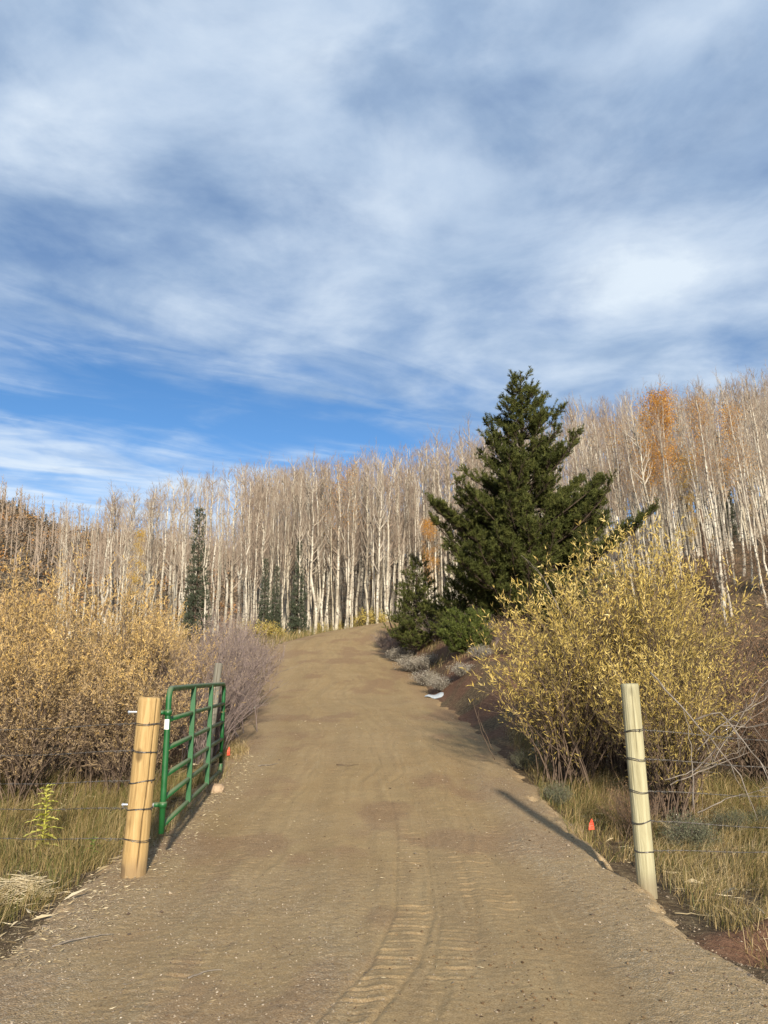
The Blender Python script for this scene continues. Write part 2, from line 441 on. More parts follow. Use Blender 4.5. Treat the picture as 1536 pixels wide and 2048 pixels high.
m_grass = leaf_mat('verge_grass', [(0, (.075, .10, .022)), (.18, (.14, .14, .036)), (.36, (.22, .165, .06)), (.65, (.37, .26, .11)), (1, (.64, .51, .30))], .3, clump=.8)
m_straw = leaf_mat('dry_straw', [(0, (.20, .145, .085)), (.5, (.38, .30, .17)), (1, (.64, .54, .36))], .15)
def bark(name, a, b, sc_=(8, 8, 2)):
    m, t = base_mat(name, .9, .15)
    n = t.noise(t.mapping(t.obj, scale=sc_), 1.5, 5, .65)
    t.l.new(t.ramp(n, [(.3, a), (.7, b)]), t.b.inputs['Base Color']); bump(t, n, .6, .02)
    return m
m_pbark = bark('pine_bark', (.035, .025, .02), (.10, .072, .052))
m_wstem = bark('willow_stem', (.060, .042, .032), (.19, .135, .095), (2, 2, 2))
m_pstem = bark('mauve_twig', (.14, .105, .100), (.30, .235, .21), (2, 2, 2))
m_dead = bark('dead_wood', (.10, .08, .065), (.31, .265, .215), (5, 5, 5))
m_dark = bark('dark_stick', (.05, .035, .025), (.15, .10, .07), (5, 5, 5))

# ------------------------------------------------------------------ GROUND
def spaced(a, b, fine, n):
    u = np.linspace(-1, 1, n); k = math.asinh(b / fine)
    return np.sinh(u * k) * fine
gx = np.unique(np.r_[-spaced(0, 1, 1, 3)[0:0], np.sign(np.linspace(-1, 1, 361)) * (np.exp(np.abs(np.linspace(-1, 1, 361)) * 6.0) - 1) / (math.exp(6.0) - 1) * 1500])
gy = np.r_[np.linspace(-900, -12, 16), np.linspace(-10, 3, 30), 3.05 + np.cumsum(.045 * 1.0155 ** np.arange(400))]
gy = gy[gy < 2200]
gy = np.r_[gy, np.linspace(gy[-1] * 1.1, 2600, 8)] if gy[-1] < 2200 else gy
GX, GY = np.meshgrid(gx, gy)
T_ = road_t(GX, GY).reshape(GX.shape)
GZ = H(GX, GY, T_.ravel())
GZ = GZ - 0.035 * sm((np.where(T_ > 0, hw_right(GY), HW) + .12 - np.abs(T_)) / .25)
nx, ny = len(gx), len(gy)
ii = (np.arange(ny - 1)[:, None] * nx + np.arange(nx - 1)[None]).ravel()
Qg = np.stack([ii, ii + 1, ii + 1 + nx, ii + nx], -1)
redg = sm((3.0 - np.abs(np.abs(T_) - 3.4)) / 1.6) * sm((GY - 9) / 6) * np.where(T_ > 0, 1, .5) * sm((40 - GY) / 8) * sm((fbm(GX, GY, 31) - .3) / .2)
redg = np.maximum(redg, sm((.9 - np.hypot((GX - 2.45) / .8, (GY - 5.1) / .4)) / .4))
mb = MB(); mb.add(np.stack([GX, GY, GZ], -1), Q=Qg)
ground = mb.build('ground', m_soil, extra={'red': redg, 'far': sm((GY - 45) / 20)})
tag(ground, kind='structure')

# ------------------------------------------------------------------ ROAD
ys = [1.6]
while ys[-1] < 46: ys.append(ys[-1] + max(.0115, .00055 * ys[-1] ** 1.75))
# arc-length rows along the centreline
seg = np.r_[0, np.cumsum(np.hypot(*np.diff(CLs, axis=0).T))]
s0 = np.interp(0, CLs[:60 * 5, 1], seg[:60 * 5])
sv = np.r_[np.linspace(-30, 1.4, 24), np.array(ys), np.arange(46.5, 74, .5)]
tcols = np.linspace(-2.75, 2.75, 400)
cxs = np.interp(sv + s0, seg, CLs[:, 0]); cys = np.interp(sv + s0, seg, CLs[:, 1])
tx = np.interp(sv + s0, seg, CLt[:, 0]); ty = np.interp(sv + s0, seg, CLt[:, 1])
RX = cxs[:, None] + ty[:, None] * tcols[None]; RY = cys[:, None] - tx[:, None] * tcols[None]
TT = np.broadcast_to(tcols, RX.shape); SS = np.broadcast_to(sv[:, None], RX.shape)
RZ = rz(RY) + cross(RX, RY) + np.clip(0.25 * np.maximum(RX - 6, 0), 0, 24) * sm((RY - 10) / 26)
edge_n = (fbm(RX * 1.6, RY * 1.6, 41) - .5) * .55 + (fbm(RX * 7, RY * 7, 42, 2) - .5) * .16
edge = np.abs(TT) - (np.where(TT > 0, hw_right(RY), HW) + .10 + edge_n)
RZ = RZ + .03 - .14 * sm((edge + .12) / .35) - .35 * sm((edge - .05) / .25)
RZ = RZ + .03 * (1 - (TT / HW) ** 2) * (np.abs(TT) < HW)
def lines(cx, wdt): return np.exp(-((TT - cx) / wdt) ** 2)
wob = (fbm(SS * .35, TT * .3, 51) - .5)
rough = fbm(RX * 6, RY * 6, 61, 4)
gravel = sm((fbm(RX * .9, RY * .42, 71, 4) - .47) / .14)
left_near = sm((7.4 - RY) / 2.5) * sm((.05 - RX) / .5) * (.45 + .55 * sm((fbm(RX * 1.7, RY * 1.2, 77) - .4) / .15))
right_sh = sm((TT - 1.25 - wob) / .35)
left_sh = sm((-TT - 1.35 + wob) / .35)
gravel = np.clip(gravel * .22 + .70 * left_near + .8 * right_sh * sm((14 - RY) / 5) + .55 * left_sh, 0, 1)
gravel *= 1 - .6 * sm((RY - 12) / 10)
red = np.clip(sm((fbm(RX * 1.4, RY * .8, 81) - .55) / .15) * .8 + .55 * sm((-TT - 1.75) / .3) + .5 * sm((TT - 1.6) / .3) * sm((RY - 8) / 4), 0, 1)
relief = (rough - .5) * .010 + (fbm(RX * 31, RY * 31, 62, 2) - .5) * .0045 * (1 + gravel)
# crawler tracks: ladders of cleat marks
def ladder(cx_of_s, half, pitch, depth, s_a, s_b, seed, edgecut=.012, skew=0.0):
    global relief, red
    c = np.interp(sv, *zip(*cx_of_s))[:, None]
    u = (TT - c)
    inside = sm((half - np.abs(u)) / .035)
    ph = (SS + skew * u + .05 * (fbm(TT * 3, SS * 1.3, seed) - .5)) / pitch
    f = np.abs(ph - np.floor(ph) - .5)
    rung = np.exp(-((f) / .10) ** 2)
    worn = sm((fbm(RX * 2.3, RY * 1.5, seed + 5) - .37) / .2) * np.clip(2.2 * fbm(RX * 11, RY * 11, seed + 9, 3) - .45, 0, 1.2)
    rngm = sm((sv - s_a) / .6)[:, None] * sm((s_b - sv) / 2)[:, None]
    relief -= depth * rung * inside * worn * rngm
    relief += .45 * depth * np.exp(-((f - .2) / .09) ** 2) * inside * worn * rngm
    eg = np.exp(-((np.abs(u) - half) / .012) ** 2) * (.3 + fbm(TT * 5, SS * 6, seed + 3)) * rngm
    relief -= edgecut * eg
    red = np.clip(red + .35 * (rung * worn + eg) * inside * rngm, 0, 1)
ladder([(0, -.75), (3.4, -.35), (4.1, -.12), (4.6, .05), (5.5, .2), (7.8, .27), (11, .22), (20, .2)], .13, .14, .0085, 2, 16, 101, .012)
ladder([(0, -.45), (3.4, .0), (4.6, .38), (5.5, .5), (7.8, .56), (11, .5)], .12, .15, .0065, 4.0, 15, 111, .006)
ladder([(0, -1.1), (6, -1.25), (9, -1.1), (14, -.95), (30, -.9)], .24, .13, .006, 5.5, 34, 121, .005)
ladder([(0, 1.3), (6, 1.2), (9, 1.1), (14, 1.25), (30, 1.1)], .26, .12, .008, 6, 34, 131, .006)
ladder([(0, .8), (6, .75), (12, .7), (18, .6)], .2, .15, .008, 5, 20, 141, .004)
ladder([(0, -1.9), (3.6, -1.3), (5.2, -1.05), (7, -1.3)], .16, .19, .006, 2, 6.5, 151, .003)
ladder([(0, -.3), (12, -.35), (18, -.4), (30, -.5)], .35, .17, .008, 9, 34, 161, .004)
for cx, wd_, dp in ((-1.35, .16, .014), (-.55, .11, .008), (.62, .12, .010), (1.25, .20, .020), (-.05, .05, .006), (.95, .04, .007), (-.85, .035, .006), (.35, .03, .006)):
    relief -= dp * np.exp(-((TT - cx - wob * .8) / wd_) ** 2) * (.4 + fbm(SS * .5, TT, int(900 + cx * 10)))
    relief += dp * .5 * np.exp(-((TT - cx - wob * .8 - wd_ * 1.7) / (wd_ * .5)) ** 2)
pack = 0 * TT
for cx, wd_, am in ((-1.35, .22, .9), (-.95, .05, .7), (-.5, .16, .6), (.02, .05, .5), (.24, .05, .8), (.62, .18, .7), (.92, .04, .6), (1.28, .24, .9), (-.2, .035, .5), (.45, .03, .5)):
    pack = np.maximum(pack, am * np.exp(-((TT - cx - wob * .9) / wd_) ** 2) * (.35 + fbm(SS * .9, TT * 2, int(950 + cx * 10))))
pack = np.clip(pack * (.5 + fbm(RX * 5, RY * 2, 971, 3)), 0, 1)
RZ = RZ + relief * sm((46 - RY) / 5)
nyr, nxr = RX.shape
ii = (np.arange(nyr - 1)[:, None] * nxr + np.arange(nxr - 1)[None]).ravel()
mb = MB(); mb.add(np.stack([RX, RY, RZ], -1), Q=np.stack([ii, ii + 1, ii + 1 + nxr, ii + nxr], -1))
road = mb.build('dirt_road', m_road, extra={'gravel': gravel, 'red': red, 'pack': pack})
tag(road, kind='structure')
def road_h(x, y):
    """height of the road surface near a point (nearest grid vertex)"""
    i = np.clip(np.searchsorted(cys[:np.argmax(cys > 36)], y), 1, len(cys) - 2); j = np.clip(((x - cxs[i]) + 2.75) / 5.5 * 399, 0, 399).round().astype(int)
    return RZ[i, j]
def surf(x, y):
    x = np.asarray(x, float); y = np.asarray(y, float)
    t = road_t(x, y)
    g_ = H(x, y, t)
    rr = np.where((y < 36) & (np.abs(t) < 2.6), road_h(x, np.minimum(y, 35)), -9)
    return np.maximum(g_, rr)

# ------------------------------------------------------------------ loose stones, clods, straw and chips
def stones(name, n, xr, yr, size, mat, label, bias=None, flat=.6, vpow=1.0):
    x = rng.uniform(*xr, n * 3); y = yr[0] + (yr[1] - yr[0]) * rng.uniform(0, 1, n * 3) ** 1.7
    if bias is not None:
        k = rng.uniform(0, 1, len(x)) < bias(x, y); x, y = x[k], y[k]
    x, y = x[:n], y[:n]
    n = len(x)
    z = surf(x, y)
    s = size[0] + (size[1] - size[0]) * rng.uniform(0, 1, n) ** 3
    O = np.array([(1, 0, 0), (0, 1, 0), (-1, 0, 0), (0, -1, 0), (0, 0, 1), (0, 0, -1)], float)
    F = np.array([(0, 1, 4), (1, 2, 4), (2, 3, 4), (3, 0, 4), (1, 0, 5), (2, 1, 5), (3, 2, 5), (0, 3, 5)])
    an = rng.uniform(0, 6.28, n); ca, sa = np.cos(an), np.sin(an)
    V = O[None] * rng.uniform(.6, 1.25, (n, 6, 1)) * s[:, None, None] * np.array([1, 1, flat])
    V += rng.normal(0, .18, V.shape) * s[:, None, None]
    V = np.stack([V[..., 0] * ca[:, None] - V[..., 1] * sa[:, None], V[..., 0] * sa[:, None] + V[..., 1] * ca[:, None], V[..., 2]], -1)
    V += np.stack([x, y, z + s * .2], -1)[:, None]
    T = (np.arange(n)[:, None, None] * 6 + F[None]).reshape(-1, 3)
    mb = MB(); mb.add(V.reshape(-1, 3), T=T, a=np.repeat(rng.uniform(0, 1, n) ** vpow, 6))
    return tag(mb.build(name, mat, smooth=False), label, 'gravel', kind='stuff')
stones('gravel', 30000, (-2.7, 2.7), (3.0, 17), (.0018, .0085), m_stone, 'loose pale gravel scattered over the dirt road',
       lambda x, y: np.clip(.2 + .8 * sm((7.4 - y) / 2.5) * sm((.1 - x) / .5) + .9 * sm((np.abs(x) - 1.3) / .5) * sm((12 - y) / 4), 0, 1), vpow=1.5)
stones('dirt_clods', 1500, (-.2, 2.4), (3.2, 8), (.004, .013), m_clod, 'small reddish clods of earth broken up along the road',
       lambda x, y: np.clip(np.exp(-((x - .75) ** 2 / .06 + (y - 4.4) ** 2 / .25)) + np.exp(-((x - 1.0) ** 2 / .02 + (y - 5.0) ** 2 / .03)) + .10, 0, 1))
def litter(name, n, xr, yr, bias, label, ln=(.03, .16), wd=(.0015, .0042), mat=m_straw, lift=.02, up=.12):
    x = rng.uniform(*xr, n * 4); y = rng.uniform(*yr, n * 4)
    k = rng.uniform(0, 1, len(x)) < bias(x, y); x, y = x[k][:n], y[k][:n]
    n = len(x); z = surf(x, y) + rng.uniform(.003, lift, n)
    a = rng.uniform(0, 6.28, n)
    D = np.stack([np.cos(a), np.sin(a), rng.normal(0, up, n)], -1)
    mb = MB(); leaves(mb, np.stack([x, y, z], -1), D, rng.uniform(*ln, n), rng.uniform(*wd, n), rng.uniform(0, 1, n), .1)
    return tag(mb.build(name, mat, smooth=False), label, 'litter', kind='stuff')
stones('road_stones', 420, (-2.5, 2.3), (3.2, 20), (.008, .022), m_stone, 'larger stones half bedded in the road shoulders', lambda x, y: .08 + .9 * sm((np.abs(x) - 1.2) / .6), vpow=1.8, flat=.5)
litter('wood_chips', 2600, (-2.6, -1.2), (4.6, 12), lambda x, y: np.clip(np.exp(-((x + 2.05) / .25) ** 2), 0, 1), 'pale wood chips and straw bits along the left road edge', (.012, .06), (.003, .008))
litter('road_chips', 900, (-1.6, 2.3), (3.2, 16), lambda x, y: .3 + .7 * sm((np.abs(x) - 1.3) / .6), 'sparse chips and stalk bits lying on the road', (.01, .05), (.002, .005))
litter('straw_litter', 9000, (-6, 6.5), (4.2, 13), lambda x, y: np.clip(sm((np.abs(x) - 2.15) / .3) * .8, 0, 1), 'flattened dry straw lying on the verges', (.05, .20), (.0015, .0042), lift=.05, up=.25)
litter('leaf_litter', 5000, (1.6, 7), (7, 22), lambda x, y: sm((x - 2.1) / .3) * .8, 'fallen brown leaves and twigs under the right bushes', (.03, .09), (.006, .014), m_wl_red, lift=.05, up=.3)

# ------------------------------------------------------------------ verge grass
def grass(name, n, xr, yr, bias, label, hgt=(.12, .45), wd=(.002, .0055), mat=m_grass, green=None, lean=.6):
    x = rng.uniform(*xr, n * 4); y = rng.uniform(*yr, n * 4)
    k = rng.uniform(0, 1, len(x)) < bias(x, y) * sm((fbm(x * 2.2, y * 2.2, 201) - .28) / .25)
    x, y = x[k][:n], y[k][:n]; n = len(x)
    z = surf(x, y) - .01
    h = (hgt[0] + (hgt[1] - hgt[0]) * rng.uniform(0, 1, n) ** 1.8) * (.35 + 1.3 * fbm(x * 2.1, y * 2.1, 203, 3))
    a = rng.uniform(0, 6.28, n) * .5 + fbm(x * 1.5, y * 1.5, 205) * 9
    ln_ = np.abs(rng.normal(0, lean, n)) * h
    Dh = np.stack([np.cos(a), np.sin(a), 0 * a], -1)
    P0 = np.stack([x, y, z], -1)
    P1 = P0 + np.array([0, 0, 1.]) * (h * .55)[:, None] + Dh * (ln_ * .35)[:, None]
    P2 = P0 + np.array([0, 0, 1.]) * (h * .9)[:, None] + Dh * (ln_ * 1.3)[:, None]
    b = rng.uniform(0, 6.28, n); Sd = np.stack([np.cos(b), np.sin(b), 0 * b], -1) * (rng.uniform(*wd, n) * .5)[:, None]
    V = np.stack([P0 - Sd, P0 + Sd, P1 - Sd * .8, P1 + Sd * .8, P2], 1).reshape(-1, 3)
    i = np.arange(n)[:, None] * 5
    v = rng.uniform(0, 1, n)
    if green is not None: v = np.clip(v - green(x, y), 0, 1)
    mb = MB(); mb.add(V, Q=i + [0, 1, 3, 2], T=i + [2, 3, 4], a=np.repeat(v, 5))
    return tag(mb.build(name, mat, smooth=False), label, 'grass', kind='stuff')
gl = lambda x, y: np.clip(sm((-x - 2.32) / .25), 0, 1)
grass('dry_grass', 60000, (-7, -2.2), (4.4, 10.5), gl, 'tall green and straw grass on the left verge below the willows', (.10, .38), green=lambda x, y: .16 * sm((fbm(x * .7, y * .7, 207) - .42) / .2))
grass('verge_grass', 52000, (1.95, 6.5), (4.2, 10.5), lambda x, y: np.clip(sm((x - np.interp(y, [4.2, 5.5, 6.5], [2.0, 2.02, 2.2])) / .3), 0, 1) * (1 - .8 * np.exp(-((x - 2.45) ** 2 / .15 + (y - 5.1) ** 2 / .05))), 'straw coloured grass around the right fence post', (.08, .32), green=lambda x, y: .2 * sm((x - 3.0) / 1) * sm((fbm(x * .9, y * .9, 209) - .35) / .2), lean=.9)
grass('shoulder_grass', 9000, (1.6, 2.9), (7.6, 14), lambda x, y: np.clip(sm((x - hw_right(y) - .02) / .2), 0, 1) * .9, 'dull tangled grass on the right shoulder under the golden willows', (.06, .30), lean=.9)
grass('gate_grass', 5000, (-2.7, -1.85), (6.8, 13), lambda x, y: np.clip(sm((-x - 2.0) / .2), 0, 1), 'short tufts of dry grass under the open gate', (.05, .22))
grass('bank_grass', 6000, (.4, 5), (21, 36), lambda x, y: sm((road_t(x, y) - 2.3) / .4) * .8, 'thin straw grass on the bank below the pines', (.1, .4), (.004, .010))
grass('grove_grass', 26000, (-16, 12), (34, 56), lambda x, y: sm((np.abs(road_t(x, y)) - 2.5) / .4) * sm((y - 35) / 3), 'dry grass on the floor of the aspen grove', (.15, .6), (.008, .02), green=lambda x, y: .1 + 0 * x)
grass('roadside_grass', 7000, (-5, -1.8), (12, 34), lambda x, y: sm((-road_t(x, y) - 2.2) / .3), 'thin dry grass along the left road shoulder', (.08, .35), (.003, .008))

# ------------------------------------------------------------------ FENCES
def post_mat(name, a, b, c, warm):
    m, t = base_mat(name, .75, .25)
    gr = t.noise(t.mapping(t.obj, scale=(16, 16, 1.1)), 2.2, 6, .65, .6)
    big = t.noise(t.mapping(t.obj, scale=(3, 3, .9)), 1.6, 3, .5)
    col = t.ramp(gr, [(.28, a), (.5, b), (.75, c)])
    col = t.mix(t.rng(big, .45, .7, 0, .5), col, warm)
    kn = t.new('ShaderNodeTexVoronoi', inp={'Vector': t.mapping(t.obj, scale=(2.4, 2.4, 1.5), loc=(.3, .1, .4)), 'Scale': 2.2})
    col = t.mix(t.rng(kn.outputs['Distance'], .12, .25, .8, 0), col, tuple(x * .42 for x in a))
    mud = t.rng(t.math('ADD', t.new('ShaderNodeSeparateXYZ', inp={0: t.obj}).outputs[2], t.math('MULTIPLY', gr, -.12)), .0, .16, .55, 0)
    col = t.mix(mud, col, (.17, .12, .075))
    col = t.mix(t.math('MULTIPLY', t.attr('crk'), .85), col, (.05, .03, .015))  # weathered crack darkened in colour, standing in for shade the frontal sun leaves out
    t.l.new(col, t.b.inputs['Base Color']); bump(t, gr, .7, .010)
    return m
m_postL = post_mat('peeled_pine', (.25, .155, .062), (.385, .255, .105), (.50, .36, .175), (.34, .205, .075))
m_postR = post_mat('treated_pine', (.24, .21, .12), (.36, .325, .195), (.47, .43, .28), (.25, .235, .16))
m_postG = post_mat('weathered_pine', (.11, .10, .08), (.19, .175, .14), (.28, .26, .21), (.15, .14, .11))
m_wire, t = base_mat('wire_steel', .45, .5); t.b.inputs['Metallic'].default_value = .7
t.l.new(t.ramp(t.noise(t.pos, 40, 2), [(.35, (.05, .045, .04)), (.65, (.20, .18, .16))]), t.b.inputs['Base Color'])
m_wire2, t = base_mat('wire_zinc', .4, .5); t.b.inputs['Metallic'].default_value = .6
t.b.inputs['Base Color'].default_value = (.36, .34, .31, 1)

def post_mesh(rad, hgt, crack=None, seed=0, taper=.04, cracks=()):
    ns, nz_ = 120, 110
    zs = np.linspace(-.35, hgt, nz_); an = np.arange(ns) / ns * 2 * np.pi
    A_, Z_ = np.meshgrid(an, zs)
    r = rad * (1 - taper * Z_ / hgt) * (1 + .03 * (fbm(np.cos(A_) * 1.3 + Z_ * 1.1, np.sin(A_) * 1.3 + 7, seed) - .5) * 2)
    r += .0022 * (fbm(np.cos(A_) * 14 + seed, np.sin(A_) * 14 + Z_ * .8, seed + 3) - .5)
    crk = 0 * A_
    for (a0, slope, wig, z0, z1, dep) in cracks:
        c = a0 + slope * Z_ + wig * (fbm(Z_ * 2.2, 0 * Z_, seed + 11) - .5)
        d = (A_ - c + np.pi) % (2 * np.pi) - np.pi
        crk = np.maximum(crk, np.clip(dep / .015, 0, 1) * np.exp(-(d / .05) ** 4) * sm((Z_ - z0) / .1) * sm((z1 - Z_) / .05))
        r -= dep * np.exp(-(d / .05) ** 2) * sm((Z_ - z0) / .1) * sm((z1 - Z_) / .05)
    r *= 1 - .06 * sm((Z_ - hgt + .012) / .012)
    V = np.stack([r * np.cos(A_), r * np.sin(A_), Z_ + .004 * (fbm(np.cos(A_) * 2, np.sin(A_) * 2, seed + 2) - .5) * (Z_ > hgt - .001)], -1).reshape(-1, 3)
    V = np.vstack([V, [0, 0, hgt + .003]])
    i = (np.arange(nz_ - 1)[:, None] * ns + np.arange(ns)[None]); j = (np.arange(nz_ - 1)[:, None] * ns + (np.arange(ns)[None] + 1) % ns)
    Qd = np.stack([i, j, j + ns, i + ns], -1).reshape(-1, 4)
    e = (nz_ - 1) * ns; k = np.arange(ns)
    T = np.stack([e + k, e + (k + 1) % ns, np.full(ns, len(V) - 1)], -1)
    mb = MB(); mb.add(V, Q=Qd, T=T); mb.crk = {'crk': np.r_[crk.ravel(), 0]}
    return mb
def strand(mb, P0, P1, r=.0016, tw=.0028, n=220, turns=34, sag=.015):
    t_ = np.linspace(0, 1, n)
    L = P0[None] * (1 - t_[:, None]) + P1[None] * t_[:, None]
    L = L + np.array([0, 0, -1.])[None] * (4 * sag * t_ * (1 - t_))[:, None]
    L = L + np.stack([0 * t_, .004 * np.sin(t_ * 31), .004 * np.sin(t_ * 23)], -1)
    paths = []
    for ph in (0, np.pi):
        a = t_ * turns * 2 * np.pi + ph
        paths.append(L + np.stack([0 * a, np.cos(a) * tw, np.sin(a) * tw], -1))
    tubes(mb, np.array(paths), np.full((2, n), r), 4)
    return L
def wrap(mb, c, rad, z, tilt, seed, r=.0030, loops=2):
    n = 48
    Ps = []
    for k in range(loops):
        a = np.linspace(0, 2 * np.pi, n)
        zz = z + (k - .5) * .008 * (1 + np.sin(a * 1 + seed + k * 2)) + tilt * np.cos(a) + .003 * np.sin(3 * a + seed)
        Ps.append(np.stack([c[0] + (rad + .003) * np.cos(a), c[1] + (rad + .003) * np.sin(a), zz], -1))
    tubes(mb, np.array(Ps), np.full((loops, n), r), 5)
def barb(mb, p, s=.016):
    a = rng.uniform(0, 3.14)
    for q in (a, a + 1.4):
        d = np.array([.25, math.cos(q), math.sin(q)]) * s
        tubes(mb, np.stack([p - d, p, p + d])[None], np.full((1, 3), .0016), 4)
    x = np.linspace(-.004, .004, 3)
    tubes(mb, np.stack([p[0] + x, p[1] + 0 * x, p[2] + 0 * x], -1)[None], np.full((1, 3), .0045), 5)
def fence(name, label, base, lean, rad, hgt, mat, zs, far, zfar, seed, cracks, wmat):
    zb = h1(base[0], base[1])
    root = thing(name, label, 'fence', (base[0], base[1], zb))
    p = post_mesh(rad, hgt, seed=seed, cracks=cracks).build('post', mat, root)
    p.rotation_euler = (0, lean, 0)
    fx = far - base[0]
    p2 = post_mesh(rad * .95, hgt * .95, seed=seed + 5).build('post', m_postG, root, loc=(fx, 0, 0))
    sgn = 1 if fx > 0 else -1
    for k, z in enumerate(zs):
        x0 = math.sin(lean) * z
        mb = MB()
        wrap(mb, (x0, 0), rad * .985, z, .012 * math.sin(k * 2.1 + seed), k + seed)
        # loose tail of the tie twisted back on the strand
        L = strand(mb, np.array([x0 + sgn * rad, -.01, z]), np.array([fx, 0, zfar[k]]), sag=.01)
        q = np.linspace(0, 1, 30); c_ = q * 14
        tubes(mb, np.stack([x0 + sgn * (rad + q * .16), -.01 + .007 * np.cos(c_), z - .01 * q + .007 * np.sin(c_)], -1)[None], np.full((1, 30), .002), 4)
        wob_ = mb.build('wire_strand', wmat, root)
        bb = MB()
        for i in range(6 + k % 3, 219, 9): barb(bb, L[i])
        a_ = -1.2 + k * .35
        barb(bb, np.array([x0 + (rad + .004) * math.cos(a_), (rad + .004) * math.sin(a_), z]))
        tag(bb.build('barbs', wmat, wob_), kind='stuff')
        st = MB()
        for dz in (0,):
            tt = np.linspace(0, np.pi, 8)
            tubes(st, np.stack([x0 + .007 * np.cos(tt), -rad - .001 - .008 * np.sin(tt), z + 0 * tt], -1)[None], np.full((1, 8), .002), 4)
        st.build('staple', m_wire2, root)
    return root
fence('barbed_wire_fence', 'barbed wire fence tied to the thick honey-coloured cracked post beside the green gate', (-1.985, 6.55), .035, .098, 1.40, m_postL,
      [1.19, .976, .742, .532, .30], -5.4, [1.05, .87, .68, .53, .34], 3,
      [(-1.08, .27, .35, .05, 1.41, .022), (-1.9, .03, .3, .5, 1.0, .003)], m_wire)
fence('barbed_wire_fence', 'barbed wire fence tied to the slim pale greenish post on the right of the road', (2.01, 6.34), -.022, .071, 1.58, m_postR,
      [1.22, 1.0, .76, .54, .325], 5.6, [.96, .80, .64, .38, .32], 14,
      [(-1.7, .01, .2, 1.0, 1.6, .008)], m_wire)
# the old grey post the gate leans towards
gp = post_mesh(.055, 1.50, seed=33, cracks=[(-1.4, 0, .4, .2, 1.6, .012), (-.9, .1, .3, .0, 1.2, .008)]).build('fence_post', m_postG, loc=(-2.37, 10.75, h1(-2.37, 10.75)))
gp.rotation_euler = (R(-2), R(3.5), 0)
tag(gp, 'weathered grey split wooden post standing behind the far end of the green gate', 'fence post')

# ------------------------------------------------------------------ GATE
m_gate, t = base_mat('gate_green', .33, .5)
nz = t.noise(t.pos, 9, 4)
col = t.mix(t.rng(t.noise(t.pos, 70, 3), .62, .72, 0, .35), t.ramp(nz, [(.3, (.006, .072, .017)), (.7, (.008, .098, .024))]), (.08, .13, .06))
dust = t.rng(t.new('ShaderNodeSeparateXYZ', inp={0: t.new('ShaderNodeNewGeometry').outputs['Normal']}).outputs[2], .05, .9, 0, .55)
col = t.mix(dust, col, (.20, .185, .11))
t.l.new(col, t.b.inputs['Base Color']); t.l.new(t.rng(nz, .3, .7, .38, .6), t.b.inputs['Roughness'])
m_zinc, t = base_mat('zinc_bolt', .3, .5); t.b.inputs['Metallic'].default_value = .85
t.b.inputs['Base Color'].default_value = (.68, .69, .70, 1)
m_white, t = base_mat('white_sticker', .5, .4); t.b.inputs['Base Color'].default_value = (.80, .80, .78, 1)
gA = np.array([-1.795, 6.60, 0]); gB = np.array([-2.09, 10.30, 0])
gz = [1.49, 1.24, 1.01, .80, .62, .41]
root = thing('metal_gate', 'green tubular steel farm gate standing open along the left road edge', 'gate', (gA[0], gA[1], 0))
gd = (gB - gA); gl_ = np.linalg.norm(gd); gd /= gl_
def gpt(s, z): return gd * s + np.array([0, 0, z])
def arc(s0, z0, s1, z1, sc_, zc_c, n=8):
    a0 = math.atan2(z0 - zc_c, s0 - sc_); a1 = math.atan2(z1 - zc_c, s1 - sc_)
    r = math.hypot(s0 - sc_, z0 - zc_c)
    return [gpt(sc_ + r * math.cos(a), zc_c + r * math.sin(a)) for a in np.linspace(a0, a1, n)]
rc = .09; top = gz[0]; bot = gz[-1]
path = [gpt(0, bot - .055), gpt(0, .7), gpt(0, 1.1)] + arc(0, top - rc, rc, top, rc, top - rc) + [gpt(1.2, top + .004), gpt(2.4, top + .002)] \
     + arc(gl_ - rc, top, gl_, top - rc, gl_ - rc, top - rc)[::1] + [gpt(gl_, .9), gpt(gl_, bot + rc)] + arc(gl_, bot + rc, gl_ - rc, bot, gl_ - rc, bot + rc)
path = np.array(path)
mb = MB(); tubes(mb, path[None], np.full((1, len(path)), .0245), 14, cap=True); mb.build('frame', m_gate, root)
for k, z in enumerate(gz[1:]):
    x0 = np.array([gpt(.0, z), gpt(gl_ * .33, z), gpt(gl_ * .66, z), gpt(gl_ - (0.0 if k < 4 else rc), z)])
    mb = MB(); tubes(mb, x0[None], np.full((1, 4), .0215), 12, cap=True); mb.build('rail', m_gate, root)
for s in (.33, .665):
    off = np.array([gd[1], -gd[0], 0])
    mb = MB()
    c = [gpt(s * gl_, bot - .0), gpt(s * gl_, .9), gpt(s * gl_, top)]
    # flat channel brace welded over the rails
    V = []
    for q in c:
        for (a_, b_) in ((-.026, -.014), (.026, -.014), (.026, .031), (-.026, .031)):
            V.append(q + gd * a_ + off * (b_))
    F = []
    for i in range(2):
        for j in range(4): F.append([i * 4 + j, i * 4 + (j + 1) % 4, i * 4 + 4 + (j + 1) % 4, i * 4 + 4 + j])
    F.append([3, 2, 1, 0]); F.append([8, 9, 10, 11])
    mb.add(np.array(V), Q=np.array(F)); mb.build('upright', m_gate, root, smooth=False)
